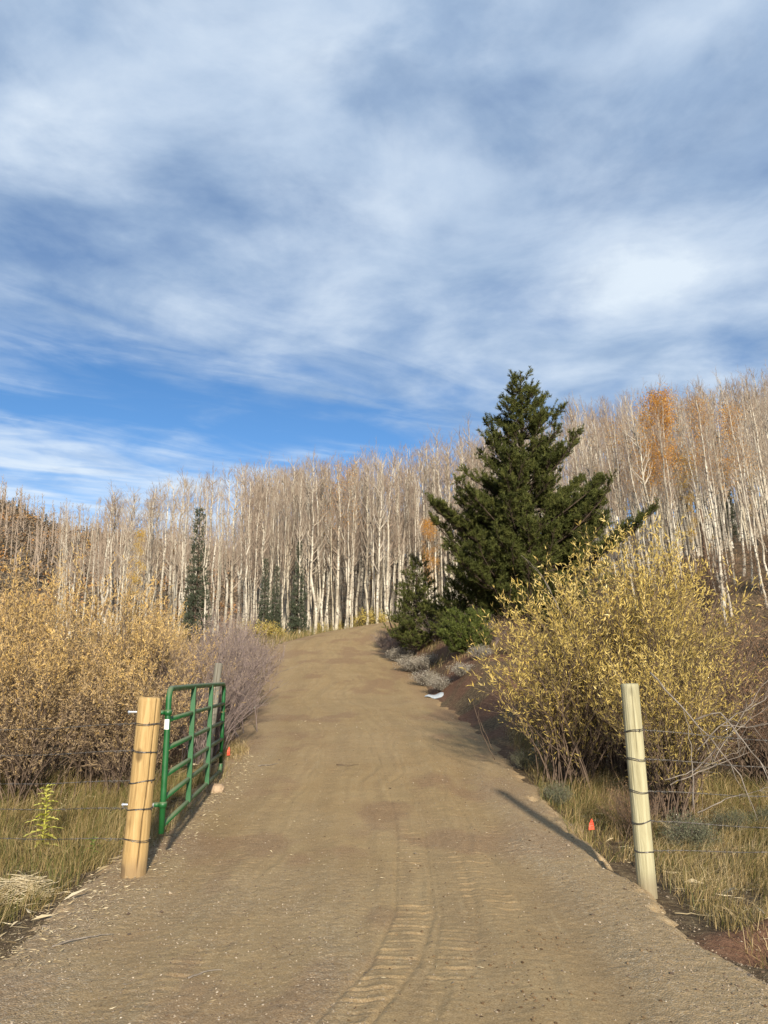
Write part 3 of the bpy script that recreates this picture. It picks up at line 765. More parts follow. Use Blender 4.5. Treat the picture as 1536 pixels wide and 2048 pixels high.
for z in (1.30, .575):
    mb = MB()
    tubes(mb, np.array([[0, 0, z - .022], [0, 0, z + .022]])[None], np.full((1, 2), .033), 14, cap=True)
    tubes(mb, np.array([[-.03, -.008, z], [-.072, -.010, z]])[None], np.full((1, 2), .019), 8, cap=True)
    hg = mb.build('hinge', m_gate, root)
    mb = MB()
    xw = -1.985 - gA[0]
    tubes(mb, np.array([[-.06, -.01, z], [xw - .132, -.03, z + .004]])[None], np.full((1, 2), .0095), 10, cap=True)
    for cx in (xw - .128, xw + .118, xw + .09): tubes(mb, np.array([[cx, -.029, z], [cx + .010, -.029, z]])[None], np.full((1, 2), .018), 6, cap=True)
    mb.build('bolt', m_zinc, hg, smooth=False)
mb = MB()
an = np.linspace(-2.6, -.8, 9); V = np.concatenate([np.stack([.0262 * np.cos(an), .0262 * np.sin(an), np.full(9, zq)], -1) for zq in (1.165, 1.245)])
i = np.arange(8); mb.add(V, Q=np.stack([i, i + 1, i + 10, i + 9], -1)); mb.build('sticker', m_white, root)
mb = MB()
for k in range(9):
    a = np.linspace(0, 2 * np.pi, 9); cz = 1.02 - k * .045
    c = gpt(gl_ + .03, cz) + np.array([0, -.03 + .004 * math.sin(k), 0])
    ux, uy = (.009, 0) if k % 2 else (0, .009)
    tubes(mb, np.stack([c[0] + ux * np.cos(a), c[1] + uy * np.cos(a), c[2] + .026 * np.sin(a)], -1)[None], np.full((1, 9), .0035), 5)
mb.build('latch_chain', m_zinc, root)

# ------------------------------------------------------------------ WILLOWS
def willow(name, h, Rr, nst, ntw, nlf, mleaf, mstem, leaf_t0=.3, leafL=(.045, .085), leafW=(.008, .015), vmean=(0., 1.), spread=.35, seed=1, twigr=.0022, topheavy=0.0, base_r=.3):
    global rng
    keep = rng; rng = np.random.default_rng(seed)
    root = thing(name, '', '', (0, 0, -30))
    n = nst
    a = rng.uniform(0, 2 * np.pi, n); rho = Rr * np.sqrt(rng.uniform(0, 1, n))
    tip_h = h * np.sqrt(1 - (rho / Rr) ** 2 * .62) * rng.uniform(.62, 1.0, n) * (1 + .10 * np.sin(a * 3 + seed))
    b0 = rng.normal(0, base_r * Rr * .5, (n, 2))
    t_ = np.linspace(0, 1, 8)
    out = (t_ ** 1.25)[None]; up = (1 - (1 - t_) ** 1.25)[None]
    wig = rng.normal(0, .035, (n, 8, 2)) * t_[None, :, None] * h * .35
    Px = b0[:, :1] + (np.cos(a) * rho)[:, None] * out - b0[:, :1] * out * .5 + wig[..., 0]
    Py = b0[:, 1:] + (np.sin(a) * rho)[:, None] * out - b0[:, 1:] * out * .5 + wig[..., 1]
    Pz = tip_h[:, None] * up - .05
    St = np.stack([Px, Py, Pz], -1)
    mb = MB()
    rr = rng.uniform(.006, .013, n)[:, None] * (1 - .8 * t_)[None]
    tubes(mb, St, rr, 5, a=rng.uniform(0, 1, n))
    # shoots
    m = n * ntw
    si = np.repeat(np.arange(n), ntw); tt = leaf_t0 + (1 - leaf_t0) * rng.uniform(0, 1, m) ** .8
    f = tt * 7; i0 = np.minimum(f.astype(int), 6); fr = (f - i0)[:, None]
    B = St[si, i0] * (1 - fr) + St[si, i0 + 1] * fr
    Dm = nrm(St[si, i0 + 1] - St[si, i0])
    D = nrm(Dm * .8 + rng.normal(0, .55, (m, 3)) + np.array([0, 0, .35]))
    ln = rng.uniform(.22, .6, m) * (h / 3) ** .5
    q = np.linspace(0, 1, 5)
    Tw = B[:, None] + D[:, None] * (ln[:, None] * q[None])[..., None] + np.array([0, 0, 1.]) * (ln[:, None] * .25 * q[None] ** 2)[..., None]
    tubes(mb, Tw, twigr * (1.3 - q)[None] * np.ones((m, 1)), 3, a=rng.uniform(0, 1, m))
    mb.build('stems', mstem, root)
    # leaves
    L = m * nlf
    ti = np.repeat(np.arange(m), nlf)
    keepm = rng.uniform(0, 1, L) < (.45 + .55 * (B[ti, 2] / h)) + (0 if topheavy == 0 else -topheavy * (1 - B[ti, 2] / h))
    ti = ti[keepm]; L = len(ti)
    s = rng.uniform(.1, 1, L); f = s * 4; i0 = np.minimum(f.astype(int), 3); fr = (f - i0)[:, None]
    P0 = Tw[ti, i0] * (1 - fr) + Tw[ti, i0 + 1] * fr
    Dl = nrm(Tw[ti, 4] - Tw[ti, 0])
    Dl = nrm(Dl * .9 + rng.normal(0, .48, (L, 3)))
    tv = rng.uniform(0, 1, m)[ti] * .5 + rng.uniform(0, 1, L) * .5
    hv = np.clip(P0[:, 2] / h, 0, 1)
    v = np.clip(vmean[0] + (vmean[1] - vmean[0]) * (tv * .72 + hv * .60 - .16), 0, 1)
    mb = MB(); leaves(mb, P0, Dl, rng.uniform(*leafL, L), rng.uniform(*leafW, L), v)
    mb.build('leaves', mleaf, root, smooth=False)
    rng = keep
    return root
protos = []
def put(proto, used, x, y, h, proto_h, rot, label, group, cat='bush', wide=1.0):
    z = h1(x, y); s = h / proto_h
    if proto not in used:
        used.append(proto)
        proto.location = (x, y, z); proto.rotation_euler = (0, 0, rot); proto.scale = (s * wide, s * wide, s)
        return tag(proto, label, cat, group)
    return copy_thing(proto, (x, y, z), (0, 0, rot), (s * wide, s * wide, s), label, group, cat)
used = []
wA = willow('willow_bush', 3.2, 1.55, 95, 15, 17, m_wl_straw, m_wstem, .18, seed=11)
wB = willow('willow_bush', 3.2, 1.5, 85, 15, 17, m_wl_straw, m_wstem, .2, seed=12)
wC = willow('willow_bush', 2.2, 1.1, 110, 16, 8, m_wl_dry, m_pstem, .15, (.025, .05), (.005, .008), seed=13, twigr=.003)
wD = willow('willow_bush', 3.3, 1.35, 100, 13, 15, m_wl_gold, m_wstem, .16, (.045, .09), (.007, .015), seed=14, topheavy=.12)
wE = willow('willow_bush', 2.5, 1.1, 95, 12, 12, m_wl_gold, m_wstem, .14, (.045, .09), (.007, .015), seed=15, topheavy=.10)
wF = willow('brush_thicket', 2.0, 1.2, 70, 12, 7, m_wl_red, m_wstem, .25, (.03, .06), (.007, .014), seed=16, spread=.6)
GL = 'straw yellow willow bushes behind the left fence'
put(wA, used, -4.05, 11.0, 2.85, 3.2, 0, 'tallest straw-gold willow bush of the left thicket, above the honey-coloured post', GL)
put(wB, used, -5.45, 11.2, 2.75, 3.2, 1, 'full straw-gold willow bush at the left picture edge behind the fence', GL)
put(wA, used, -7.2, 12.4, 2.9, 3.2, 2, 'yellowish willow bush mostly outside the frame on the far left', GL)
put(wB, used, -3.45, 12.6, 2.2, 3.2, 3, 'shorter straw willow bush sloping down behind the open gate', GL)
put(wA, used, -3.2, 10.1, 1.95, 3.2, 4, 'low willow bush with greyish leaves right behind the gate rails', GL, wide=1.15)
put(wB, used, -4.4, 9.6, 2.1, 3.2, 5, 'low grey-leaved willow bush in front of the tallest one, behind the fence wires', GL, wide=1.25)
put(wA, used, -5.9, 9.8, 2.3, 3.2, 6, 'low grey-leaved willow bush by the left picture edge', GL, wide=1.25)
put(wB, used, -6.3, 14.2, 2.7, 3.2, 1.5, 'willow bush standing in the second row at the left, only its top showing', GL)
put(wA, used, -4.6, 14.6, 2.5, 3.2, 2.5, 'willow bush in the second row behind the tallest left one', GL)
put(wB, used, -8.8, 17.0, 2.8, 3.2, 3.5, 'willow bush far back at the left end of the thicket', GL)
GM = 'mauve-grey leafless willow twigs by the left road edge'
put(wC, used, -2.95, 14.2, 2.2, 2.2, 0, 'nearest mauve-grey bare willow bush beyond the gate end', GM)
put(wC, used, -2.75, 12.2, 1.75, 2.2, 1.1, 'small mauve-grey bare willow bush overhanging the shoulder behind the grey post', GM)
put(wC, used, -3.25, 17.0, 2.2, 2.2, 2.2, 'middle mauve-grey bare willow bush along the left road edge', GM)
put(wC, used, -3.85, 20.0, 1.9, 2.2, 3.3, 'pinkish bare willow bush next to last before the grove', GM)
put(wC, used, -4.6, 24.0, 1.8, 2.2, 4.4, 'farthest pinkish bare willow bush below the left aspens', GM)
put(wB, used, -5.6, 19.0, 2.2, 3.2, 4.6, 'pale straw willow bush behind the mauve twigs', GL)
GR = 'golden willow bushes behind the right fence post'
put(wD, used, 3.45, 10.6, 3.45, 3.3, 0, 'tallest golden willow bush rising behind the pale right post', GR)
put(wE, used, 2.42, 10.4, 2.4, 2.5, 1, 'rounded yellow willow bush nearest the road on the right', GR, wide=1.08)
put(wD, used, 4.25, 11.6, 2.95, 3.3, 2, 'yellow-green willow bush on the right flank of the golden clump', GR, wide=.75)
put(wE, used, 2.95, 11.4, 2.9, 2.5, 3, 'golden willow bush in the middle of the right clump, against the big pine', GR)
put(wE, used, 3.25, 9.2, 2.0, 2.5, 4, 'low dense willow bush directly behind the pale right post', GR)
GB = 'russet brush on the right slope'
put(wF, used, 5.7, 12.8, 2.3, 2.0, 3.9, 'taller russet brush just behind the right flank of the golden willows', GB, 'brush')
put(wF, used, 4.9, 10.4, 1.9, 2.0, 0, 'russet brush thicket beside the golden willows behind the right wires', GB, 'brush')
put(wF, used, 6.4, 11.6, 2.0, 2.0, 1, 'russet brush thicket at the right picture edge', GB, 'brush')
put(wF, used, 6.0, 14.5, 2.0, 2.0, 2, 'brown brush thicket below the right-hand aspens', GB, 'brush')
put(wF, used, 8.3, 15.5, 2.2, 2.0, 3, 'tall brown brush farther up the right slope', GB, 'brush')
put(wF, used, 2.55, 8.3, .62, 2.0, 4, 'small reddish brush behind the right orange pin flag', GB, 'brush', wide=1.0)
put(wF, used, 8.4, 20.0, 2.3, 2.0, 5, 'brown brush under the leaning aspens on the right slope', GB, 'brush')
put(wF, used, 11.2, 21.5, 2.3, 2.0, .6, 'brown brush at the far right foot of the aspens', GB, 'brush')
put(wF, used, 3.4, 20.2, 1.2, 2.0, 2.6, 'dim brush in the shade beneath the big pine', GB, 'brush')

# long arching shoots standing out of the brush
def stick_thing(name, label, cat, paths, r0, mat, group=None, base=None, twigs=0):
    P0 = np.array(paths[0][0]) if base is None else np.array(base)
    mb = MB()
    for p in paths:
        p = np.array(p, float)
        seg_ = np.r_[0, np.cumsum(np.linalg.norm(np.diff(p, axis=0), axis=1))]
        tt = np.linspace(0, seg_[-1], 14)
        q = np.stack([np.interp(tt, seg_, p[:, i]) for i in range(3)], -1)
        for i in range(3): q[1:-1, i] = (q[:-2, i] + q[1:-1, i] * 2 + q[2:, i]) / 4
        q[1:-1] += rng.normal(0, seg_[-1] * .006, (12, 3))
        tubes(mb, (q - P0)[None], (r0 * (1 - .7 * np.linspace(0, 1, 14)))[None], 6, cap=True)
        for k in range(twigs):
            i = int(rng.integers(4, 12)); d = nrm(q[i + 1] - q[i] + rng.normal(0, .6, 3) * np.linalg.norm(q[i + 1] - q[i])) * rng.uniform(.12, .35)
            tubes(mb, np.stack([q[i], q[i] + d * .5 + rng.normal(0, .01, 3), q[i] + d])[None] - P0, np.array([[r0 * .45, r0 * .3, r0 * .15]]), 4)
    return tag(mb.build(name, mat, loc=tuple(P0)), label, cat, group)
def pz(u, v, y):
    """world point on the pixel ray at depth y"""
    k = (1024 - v) / FPX; den = CP - k * SP_
    zc_ = y / den
    return [(u - 768) / FPX * zc_, y, EYE + zc_ * (SP_ + k * CP)]
GD = 'grey fallen branches behind the right fence wires'
stick_thing('dead_branch', 'pale forked dead branch arching down through the right fence wires', 'branch',
            [[pz(1300, 1345, 8.2), pz(1390, 1440, 7.7), pz(1450, 1510, 7.5), pz(1488, 1560, 7.4), pz(1515, 1640, 7.35)],
             [pz(1390, 1440, 7.7), pz(1440, 1420, 7.6), pz(1480, 1470, 7.4), pz(1530, 1540, 7.2), pz(1560, 1600, 7.1)]], .0095, m_dead, GD, twigs=7)
stick_thing('dead_branch', 'grey crossing dead branch climbing to the right picture edge', 'branch',
            [[pz(1395, 1500, 8.0), pz(1440, 1450, 8.1), pz(1536, 1395, 8.3), pz(1600, 1350, 8.5)], [pz(1440, 1450, 8.1), pz(1500, 1455, 8.2), pz(1570, 1440, 8.2)]], .007, m_dead, GD, twigs=7)
stick_thing('dead_stalk', 'upright pale dead stalk with a hooked top just right of the pale post', 'stalk',
            [[pz(1387, 1615, 7.4), pz(1386, 1560, 7.4), pz(1384, 1500, 7.4), pz(1376, 1465, 7.4), pz(1374, 1452, 7.4), pz(1380, 1447, 7.4), pz(1386, 1452, 7.4)]], .008, m_dead)
stick_thing('dead_branch', 'low grey branch lying in the brush right of the pale post', 'branch',
            [[pz(1395, 1625, 7.6), pz(1450, 1600, 7.7), pz(1540, 1575, 7.9)]], .006, m_dead, GD, twigs=3)
stick_thing('dead_branch', 'faint grey branch slanting behind the hooked stalk', 'branch', [[pz(1330, 1560, 8.4), pz(1420, 1530, 8.4), pz(1500, 1490, 8.4)]], .006, m_dead, GD, twigs=5)
for q_, lab_ in enumerate(['thin grey twig fanning low behind the right wires', 'thin grey twig fanning upward to the right behind the second wire', 'thin grey twig nearest the ground behind the right wires', 'thin brown-grey twig rising steeply beside the forked branch', 'thin grey twig crossing the forked dead branch']):
    stick_thing('dead_branch', lab_, 'branch', [[pz(1340 + 22 * q_, 1570 - 12 * q_, 8.3), pz(1420 + 20 * q_, 1535 - 32 * q_, 8.4), pz(1510 + 14 * q_, 1500 - 45 * q_, 8.6)]], .006, (m_dead, m_wstem)[q_ % 2], GD, twigs=6)
stick_thing('dead_branch', 'thin dark branch leaning out of the golden willows', 'branch',
            [[pz(1440, 1530, 9.0), pz(1380, 1430, 9.3), pz(1300, 1330, 9.6)]], .012, m_dark, GD, twigs=8)
stick_thing('bare_shoot', 'long pale bare shoot rising in front of the big pine', 'shoot',
            [[pz(1150, 1280, 10.5), pz(1110, 1200, 10.4), pz(1080, 1145, 10.3), pz(1042, 1110, 10.2)]], .006, m_dead)
stick_thing('bare_shoot', 'second, shorter pale bare shoot in front of the big pine', 'shoot', [[pz(1125, 1230, 10.4), pz(1085, 1150, 10.3), pz(1052, 1118, 10.2)]], .005, m_dead)
stick_thing('bare_shoot', 'slender tan shoot bending over the reddish bank beside the road', 'shoot',
            [[pz(990, 1520, 10.5), pz(960, 1460, 10.4), pz(945, 1400, 10.3), pz(958, 1370, 10.2)]], .005, m_wstem)
stick_thing('bare_shoot', 'shorter tan shoot over the reddish bank beside the slender one', 'shoot', [[pz(985, 1500, 10.5), pz(955, 1430, 10.4), pz(970, 1380, 10.2)]], .004, m_wstem)

# ------------------------------------------------------------------ CONIFERS
def tufts(mb, P0, D, ln, nn, nl, nw, up=.3, vlo=0., vhi=1.):
    """bottle-brush shoots: thin needle triangles round each axis"""
    m = len(P0); D = nrm(D)
    s = rng.uniform(0, 1, (m, nn)); c = P0[:, None] + D[:, None] * (s * ln[:, None])[..., None]
    r = nrm(rng.normal(size=(m, nn, 3))); r = nrm(r - (r * D[:, None]).sum(-1, keepdims=True) * D[:, None])
    dn = nrm(r + D[:, None] * rng.uniform(.35, 1.1, (m, nn, 1)) + np.array([0, 0, up]))
    sd_ = nrm(np.cross(dn, rng.normal(size=(m, nn, 3))))
    nl_ = nl * rng.uniform(.7, 1.2, (m, nn, 1))
    tip = c + dn * nl_
    V = np.stack([c - sd_ * nw, c + sd_ * nw, tip], 2).reshape(-1, 3)
    T = np.arange(m * nn * 3).reshape(-1, 3)
    v = (rng.uniform(0, 1, (m, 1)) * .6 + rng.uniform(0, 1, (m, nn)) * .4)
    mb.add(V, T=T, a=np.repeat((vlo + (vhi - vlo) * v).ravel(), 3))
def pine(name, h, env, nwh, per, seed, label, cat, loc, shoot=.2, nn=26, nl=.07, nw=.006, mat=m_pine, z0=.06, droop=.0, tuft_step=.16, trunk_r=.16, group=None, rise=.25, irr=.3):
    """env(hf, az) -> branch reach in metres"""
    global rng
    keep = rng; rng = np.random.default_rng(seed)
    root = thing(name, label, cat, loc, 0, group)
    t_ = np.linspace(0, 1, 14)
    mb = MB()
    tr = np.stack([.03 * h / 8 * np.sin(t_ * 5 + seed), .03 * h / 8 * np.cos(t_ * 4 + seed), t_ * h - .1 * (1 - t_)], -1)
    tubes(mb, tr[None], (trunk_r * (1 - .93 * t_))[None], 9)
    mb.build('trunk', m_pbark, root)
    br = MB(); nd = MB()
    for k in range(nwh):
        hf = z0 + (1 - z0) * (k + rng.uniform(-.3, .3)) / nwh
        hf = min(max(hf, .01), .985)
        npb = max(3, int(per * (1 - .35 * hf)))
        a0 = rng.uniform(0, 6.28)
        for j in range(npb):
            a = a0 + j * 2 * np.pi / npb + rng.normal(0, .25)
            Lb = env(hf, a) * rng.uniform(1 - irr, 1.05)
            if Lb < .05: continue
            b = np.array([np.interp(hf, t_, tr[:, 0]), np.interp(hf, t_, tr[:, 1]), hf * h])
            q = np.linspace(0, 1, 7)
            az = a + .25 * rng.normal() * q
            el = rng.normal(.05, .12) - droop
            rr = Lb * q
            zz = Lb * (el * q + rise * q ** 2.2)
            Bp = np.stack([b[0] + np.cos(az) * rr, b[1] + np.sin(az) * rr, b[2] + zz], -1)
            tubes(br, Bp[None], (max(.008, trunk_r * .22 * Lb / 3 + .006) * (1 - .85 * q))[None], 5)
            # side twigs with shoots
            nt = max(3, int(Lb / tuft_step * 2.6))
            s = np.sort(1 - rng.uniform(0, .86, nt) ** 1.25)
            f = s * 6; i0 = np.minimum(f.astype(int), 5); fr = (f - i0)[:, None]
            B = Bp[i0] * (1 - fr) + Bp[i0 + 1] * fr
            Dm = nrm(Bp[i0 + 1] - Bp[i0])
            side = np.cross(Dm, [0, 0, 1.]) * rng.choice([-1, 1], nt)[:, None]
            Dt = nrm(Dm * .75 + side * rng.uniform(.2, 1.1, (nt, 1)) + np.array([0, 0, 1.]) * rng.uniform(-.15, .5, (nt, 1)))
            lt = (Lb * (.30 if h > 6 else .24) * (1.15 - s) + .12) * rng.uniform(.6, 1.3, nt)
            Tp = np.stack([B, B + Dt * lt[:, None] * .5, B + Dt * lt[:, None] + np.array([0, 0, 1.]) * (lt * .18)[:, None]], 1)
            tubes(br, Tp, np.array([[.007, .005, .003]]) * np.ones((nt, 1)) * (1 if h > 4 else .6), 3)
            # shoots sit along the twig and at its tip
            kk = np.maximum(1, (lt / (tuft_step * .75)).astype(int) + 1)
            ti = np.repeat(np.arange(nt), kk)
            fs = rng.uniform(.25, 1, len(ti))[:, None]
            pp = Tp[ti, 0] * (1 - fs) + Tp[ti, 2] * fs
            dd = nrm(Dt[ti] * .9 + rng.normal(0, .5, (len(ti), 3)) + np.array([0, 0, .55]))
            tufts(nd, pp, dd, np.full(len(ti), shoot) * rng.uniform(.6, 1.2, len(ti)), nn, nl, nw)
    # leader
    tufts(nd, np.array([[tr[-1, 0], tr[-1, 1], h * .96]]), np.array([[0, 0, 1.]]), np.array([h * .045]), nn * 2, nl, nw)
    br.build('branches', m_pbark, root)
    nd.build('needles', mat, root, smooth=False)
    rng = keep
    return root
# reach of the big pine's branches by height, right side and left side of the picture
_hf = np.array([0, .06, .12, .20, .277, .36, .396, .43, .475, .52, .57, .67, .77, .84, .87, .93, .97, 1.05])
_rt = np.array([1.0, 1.3, 1.7, 2.3, 2.7, 3.3, 3.55, 3.2, 2.75, 2.2, 1.8, 1.5, 1.25, 1.15, 1.05, .5, .25, .05])
_lf = np.array([2.6, 2.9, 2.9, 2.8, 2.9, 2.8, 2.8, 2.8, 2.7, 2.6, 1.6, 1.4, 1.2, .9, .75, .5, .25, .05])
def env_big(hf, a):
    c = math.cos(a); wv = .5 + .5 * c
    def tab(q): return np.interp(q, _hf, _lf) * (1 - wv) + np.interp(q, _hf, _rt) * wv
    e = tab(hf); e = tab(hf + .045 * e); e = tab(hf + .045 * e)
    return e * (.82 + .18 * abs(c)) * (1 + .12 * math.sin(a * 3 + hf * 17) + .12 * math.sin(a * 2 - hf * 41))
bx_, by_ = 4.55, 24.2
pine('pine_tree', 8.75, env_big, 30, 9, 21, 'big dark green bushy pine with upswept tips right of the road', 'pine', (bx_, by_, h1(bx_, by_) - .1),
     shoot=.22, nn=34, nl=.10, nw=.009, z0=.02, tuft_step=.165, trunk_r=.2, rise=.44, irr=.38)
pine('young_pine', 3.4, lambda hf, a: 1.15 * (1 - hf) ** .8 * (1 + .15 * math.sin(3 * a)) + .06, 20, 8, 22, 'young narrow pine beside the road at the left foot of the big pine', 'pine',
     (1.15, 27.0, h1(1.15, 27.0) - .05), shoot=.17, nn=22, nl=.07, nw=.008, tuft_step=.16, trunk_r=.06, irr=.35)
pine('young_pine', 2.0, lambda hf, a: .85 * (1 - hf) ** .7 + .06, 14, 8, 26, 'second young pine between the narrow one and the big pine', 'pine',
     (2.35, 25.6, h1(2.35, 25.6) - .05), shoot=.17, nn=22, nl=.07, nw=.008, tuft_step=.17, trunk_r=.06, irr=.35)
pine('pine_shrub', 1.1, lambda hf, a: .85 * (1 - hf * .75) ** .6, 9, 9, 23, 'low round bright green pine shrub on the bank beside the pale sage', 'pine',
     (2.3, 22.0, h1(2.3, 22.0) - .12), shoot=.16, nn=26, nl=.07, nw=.007, mat=m_pine2, tuft_step=.14, trunk_r=.04, rise=.5)
spr = pine('spruce_tree', 9.0, lambda hf, a: 1.35 * (1 - hf) ** .9 + .08, 34, 11, 24, 'tallest dark spruce among the bare aspens left of the road', 'spruce',
     (-11.2, 43.0, h1(-11.2, 43)), shoot=.28, nn=12, nl=.11, nw=.022, mat=m_spruce, tuft_step=.32, trunk_r=.11, droop=.25, rise=.1, group='dark spruces among the aspens', irr=.4)
def at_uvy(u, y): 
    """x of image column u at depth y on the ground"""
    z = 3.5
    zc_ = y * CP + (z - EYE) * SP_
    return (u - 768) / FPX * zc_
for (u, y, vtop, lab) in ((595, 44.6, 1080, 'slim dark spruce among the aspens just left of the road bend'), (527, 43.2, 1115, 'short dark spruce at the left end of the road bend'),
                          (550, 44.2, 1130, 'small dark spruce close beside the short one'), (1470, 40, 860, 'dim spruce hidden among the aspens on the right slope')):
    x = at_uvy(u, y); z = h1(x, y); zt = pz(u, vtop, y)[2]
    copy_thing(spr, (x, y, z), (0, 0, u), ((zt - z) / 9.0 * .72, (zt - z) / 9.0 * .72, (zt - z) / 9.0), lab, 'dark spruces among the aspens')
x = at_uvy(388, 37); z = h1(x, 37); spr.location = (x, 37, z); s_ = (pz(388, 1012, 37)[2] - z) / 9; spr.scale = (s_ * .85, s_ * .85, s_)

# ------------------------------------------------------------------ ASPENS
def aspen_meshes(seed, hgt=10.0, r0=.10, first=.42, nb=34, spreadf=1.0, crook=.10):
    global rng
    keep = rng; rng = np.random.default_rng(seed)
    t_ = np.linspace(0, 1, 16)
    bend = np.cumsum(rng.normal(0, crook * .30, (16, 2)), 0); bend -= bend[:1]
    bend -= t_[:, None] * bend[-1:] * .7
    tr = np.c_[bend * 1.0, t_ * hgt * .97]; tr[0, 2] = -.2
    tb = MB(); tubes(tb, tr[None], (r0 * (1 - .86 * t_ ** .95) * (1 + .25 * np.exp(-t_ * 22)))[None], 8)
    # a few dead stubs and one heavy limb in the trunk mesh
    cb = MB()
    def at(tq):
        return np.stack([np.interp(tq, t_, tr[:, i]) for i in range(3)], -1)
    tq = first + (1 - first) * rng.uniform(0, 1, nb) ** .85
    a = rng.uniform(0, 6.28, nb)
    L1 = (1.35 * (1.06 - tq) ** .65 * rng.uniform(.55, 1.15, nb) + .25) * spreadf
    q = np.linspace(0, 1, 6)
    el = rng.uniform(.5, 1.0, nb)
    B = at(tq)
    o = (np.cos(el)[:, None] * q - .10 * q ** 2) * L1[:, None]; u_ = (np.sin(el)[:, None] * q + .28 * q ** 2) * L1[:, None]
    jit = rng.normal(0, .035, (nb, 6, 3)) * q[None, :, None] * L1[:, None, None]
    B1 = np.stack([B[:, :1] + np.cos(a)[:, None] * o, B[:, 1:2] + np.sin(a)[:, None] * o, B[:, 2:] + u_], -1) + jit
    r1 = (.012 + .018 * L1 / 1.75)[:, None] * (1 - .85 * q)[None] * r0 / .1
    tubes(cb, B1, r1, 4, a=.8)
    def sub(Bp, n_per, lr, rad, va, up=.45, k=4):
        nb_, kk, _ = Bp.shape
        m = nb_ * n_per; si = np.repeat(np.arange(nb_), n_per)
        s = rng.uniform(.18, 1, m); f = s * (kk - 1); i0 = np.minimum(f.astype(int), kk - 2); fr = (f - i0)[:, None]
        P0 = Bp[si, i0] * (1 - fr) + Bp[si, i0 + 1] * fr
        D = nrm(nrm(Bp[si, i0 + 1] - Bp[si, i0]) + rng.normal(0, .55, (m, 3)) + np.array([0, 0, up]))
        base = np.linalg.norm(Bp[:, -1] - Bp[:, 0], axis=-1)[si]
        ln = (lr[0] + lr[1] * base) * rng.uniform(.5, 1.2, m)
        qq = np.linspace(0, 1, k)
        Pn = P0[:, None] + D[:, None] * (ln[:, None] * qq)[..., None] + rng.normal(0, .05, (m, k, 3)) * (ln[:, None] * qq)[..., None] + np.array([0, 0, .12]) * (ln[:, None] * qq ** 2)[..., None]
        tubes(cb, Pn, rad * (1 - .7 * qq)[None] * np.ones((m, 1)), 3, a=va)
        return Pn
    B2 = sub(B1, 4, (.12, .38), .0066, .6)
    B3 = sub(B2, 3, (.10, .32), .0036, .3, k=3)
    # thin dead low twigs
    tl = rng.uniform(.1, first, 8); al = rng.uniform(0, 6.28, 8); Pb = at(tl); dl = rng.uniform(.2, .7, 8)
    Pl = np.stack([Pb, Pb + np.stack([np.cos(al) * dl, np.sin(al) * dl, dl * .1], -1), Pb + np.stack([np.cos(al) * dl * 1.5, np.sin(al) * dl * 1.5, dl * .6], -1)], 1)
    tubes(cb, Pl, np.array([[.010, .007, .003]]) * np.ones((8, 1)), 3, a=.3)
    tips = B3[:, -1]
    rng = keep
    return tb.mesh('aspen_trunk', m_aspen), cb.mesh('aspen_crown', m_twig), tips
AS = []
for i, (r0, first, nb, sf, ck) in enumerate([(.070, .42, 30, .80, .11), (.085, .38, 34, .95, .15), (.100, .33, 36, 1.1, .19), (.055, .48, 22, .7, .13), (.075, .40, 30, .85, .25), (.12, .30, 42, 1.2, .18), (.048, .36, 20, .65, .18), (.085, .5, 26, .9, .10)]):
    AS.append(aspen_meshes(300 + i, 10.0, r0, first, nb, sf, ck))
_su = [0, 90, 112, 150, 250, 350, 450, 520, 600, 700, 820, 900, 960, 1130, 1200, 1260, 1350, 1430, 1500, 1536, 1700]
_sv = [1080, 1075, 1005, 992, 985, 950, 935, 928, 922, 905, 885, 876, 868, 830, 805, 790, 780, 764, 762, 750, 730]
def ok(x, y):
    t = float(road_t([x], [y])[0])
    if abs(t) < 2.9: return False
    if y < 33 and x < 7.0: return False
    if x < 7.5 and y < 43.5 and t > 0: return False
    if t > 0 and y < 18: return False
    if t < 0 and x < 0 and y < 34 + .0 * x: return False
    return True
cand = []
random.seed(5)
def try_zone(n, ulo, uhi, ylo, yhi, mind):
    c = 0; tries = 0
    while c < n and tries < n * 40:
        tries += 1
        u = random.uniform(ulo, uhi); y = ylo + (yhi - ylo) * random.random() ** 1.0
        x = at_uvy(u, y)
        if not ok(x, y): continue
        if any((x - a) ** 2 + (y - b) ** 2 < mind * mind for a, b, _ in cand[-400:]): continue
        cand.append((x, y, u)); c += 1
try_zone(26, 120, 500, 35, 46, 1.2)
try_zone(60, 100, 500, 44, 70, .9)
try_zone(130, 480, 840, 44.5, 56, .42)
try_zone(150, 480, 1000, 52, 80, .7)
try_zone(16, 1420, 1700, 18.5, 24, 1.0)
try_zone(44, 1130, 1640, 23.5, 31, .8)
try_zone(110, 1100, 1640, 30, 44, .6)
try_zone(60, 840, 1150, 46, 60, .7)
try_zone(160, 900, 1640, 44, 72, .8)
try_zone(150, 500, 1640, 70, 105, 1.2)
cand.sort(key=lambda c: c[1])
XY = np.array([(c[0], c[1]) for c in cand]); ZB = H(XY[:, 0], XY[:, 1])
spec = []
for (x, y, u), zb in zip(cand, ZB):
    vt = np.interp(u, _su, _sv) + abs(random.gauss(0, 42)) + random.uniform(-14, 6)
    zt = pz(u, vt, y)[2]; hh_ = zt - zb
    hh_ = max(5.5, min(hh_, 17 + random.uniform(-2, 2)))
    k = random.randrange(len(AS))
    lean = random.gauss(0, .025) - (.045 if u > 1050 else 0)
    spec.append((x, y, float(zb) - .05, hh_ / 10, k, random.uniform(0, 6.28), lean, random.gauss(0, .025), u))
ind, rest = spec[:292], spec[292:]
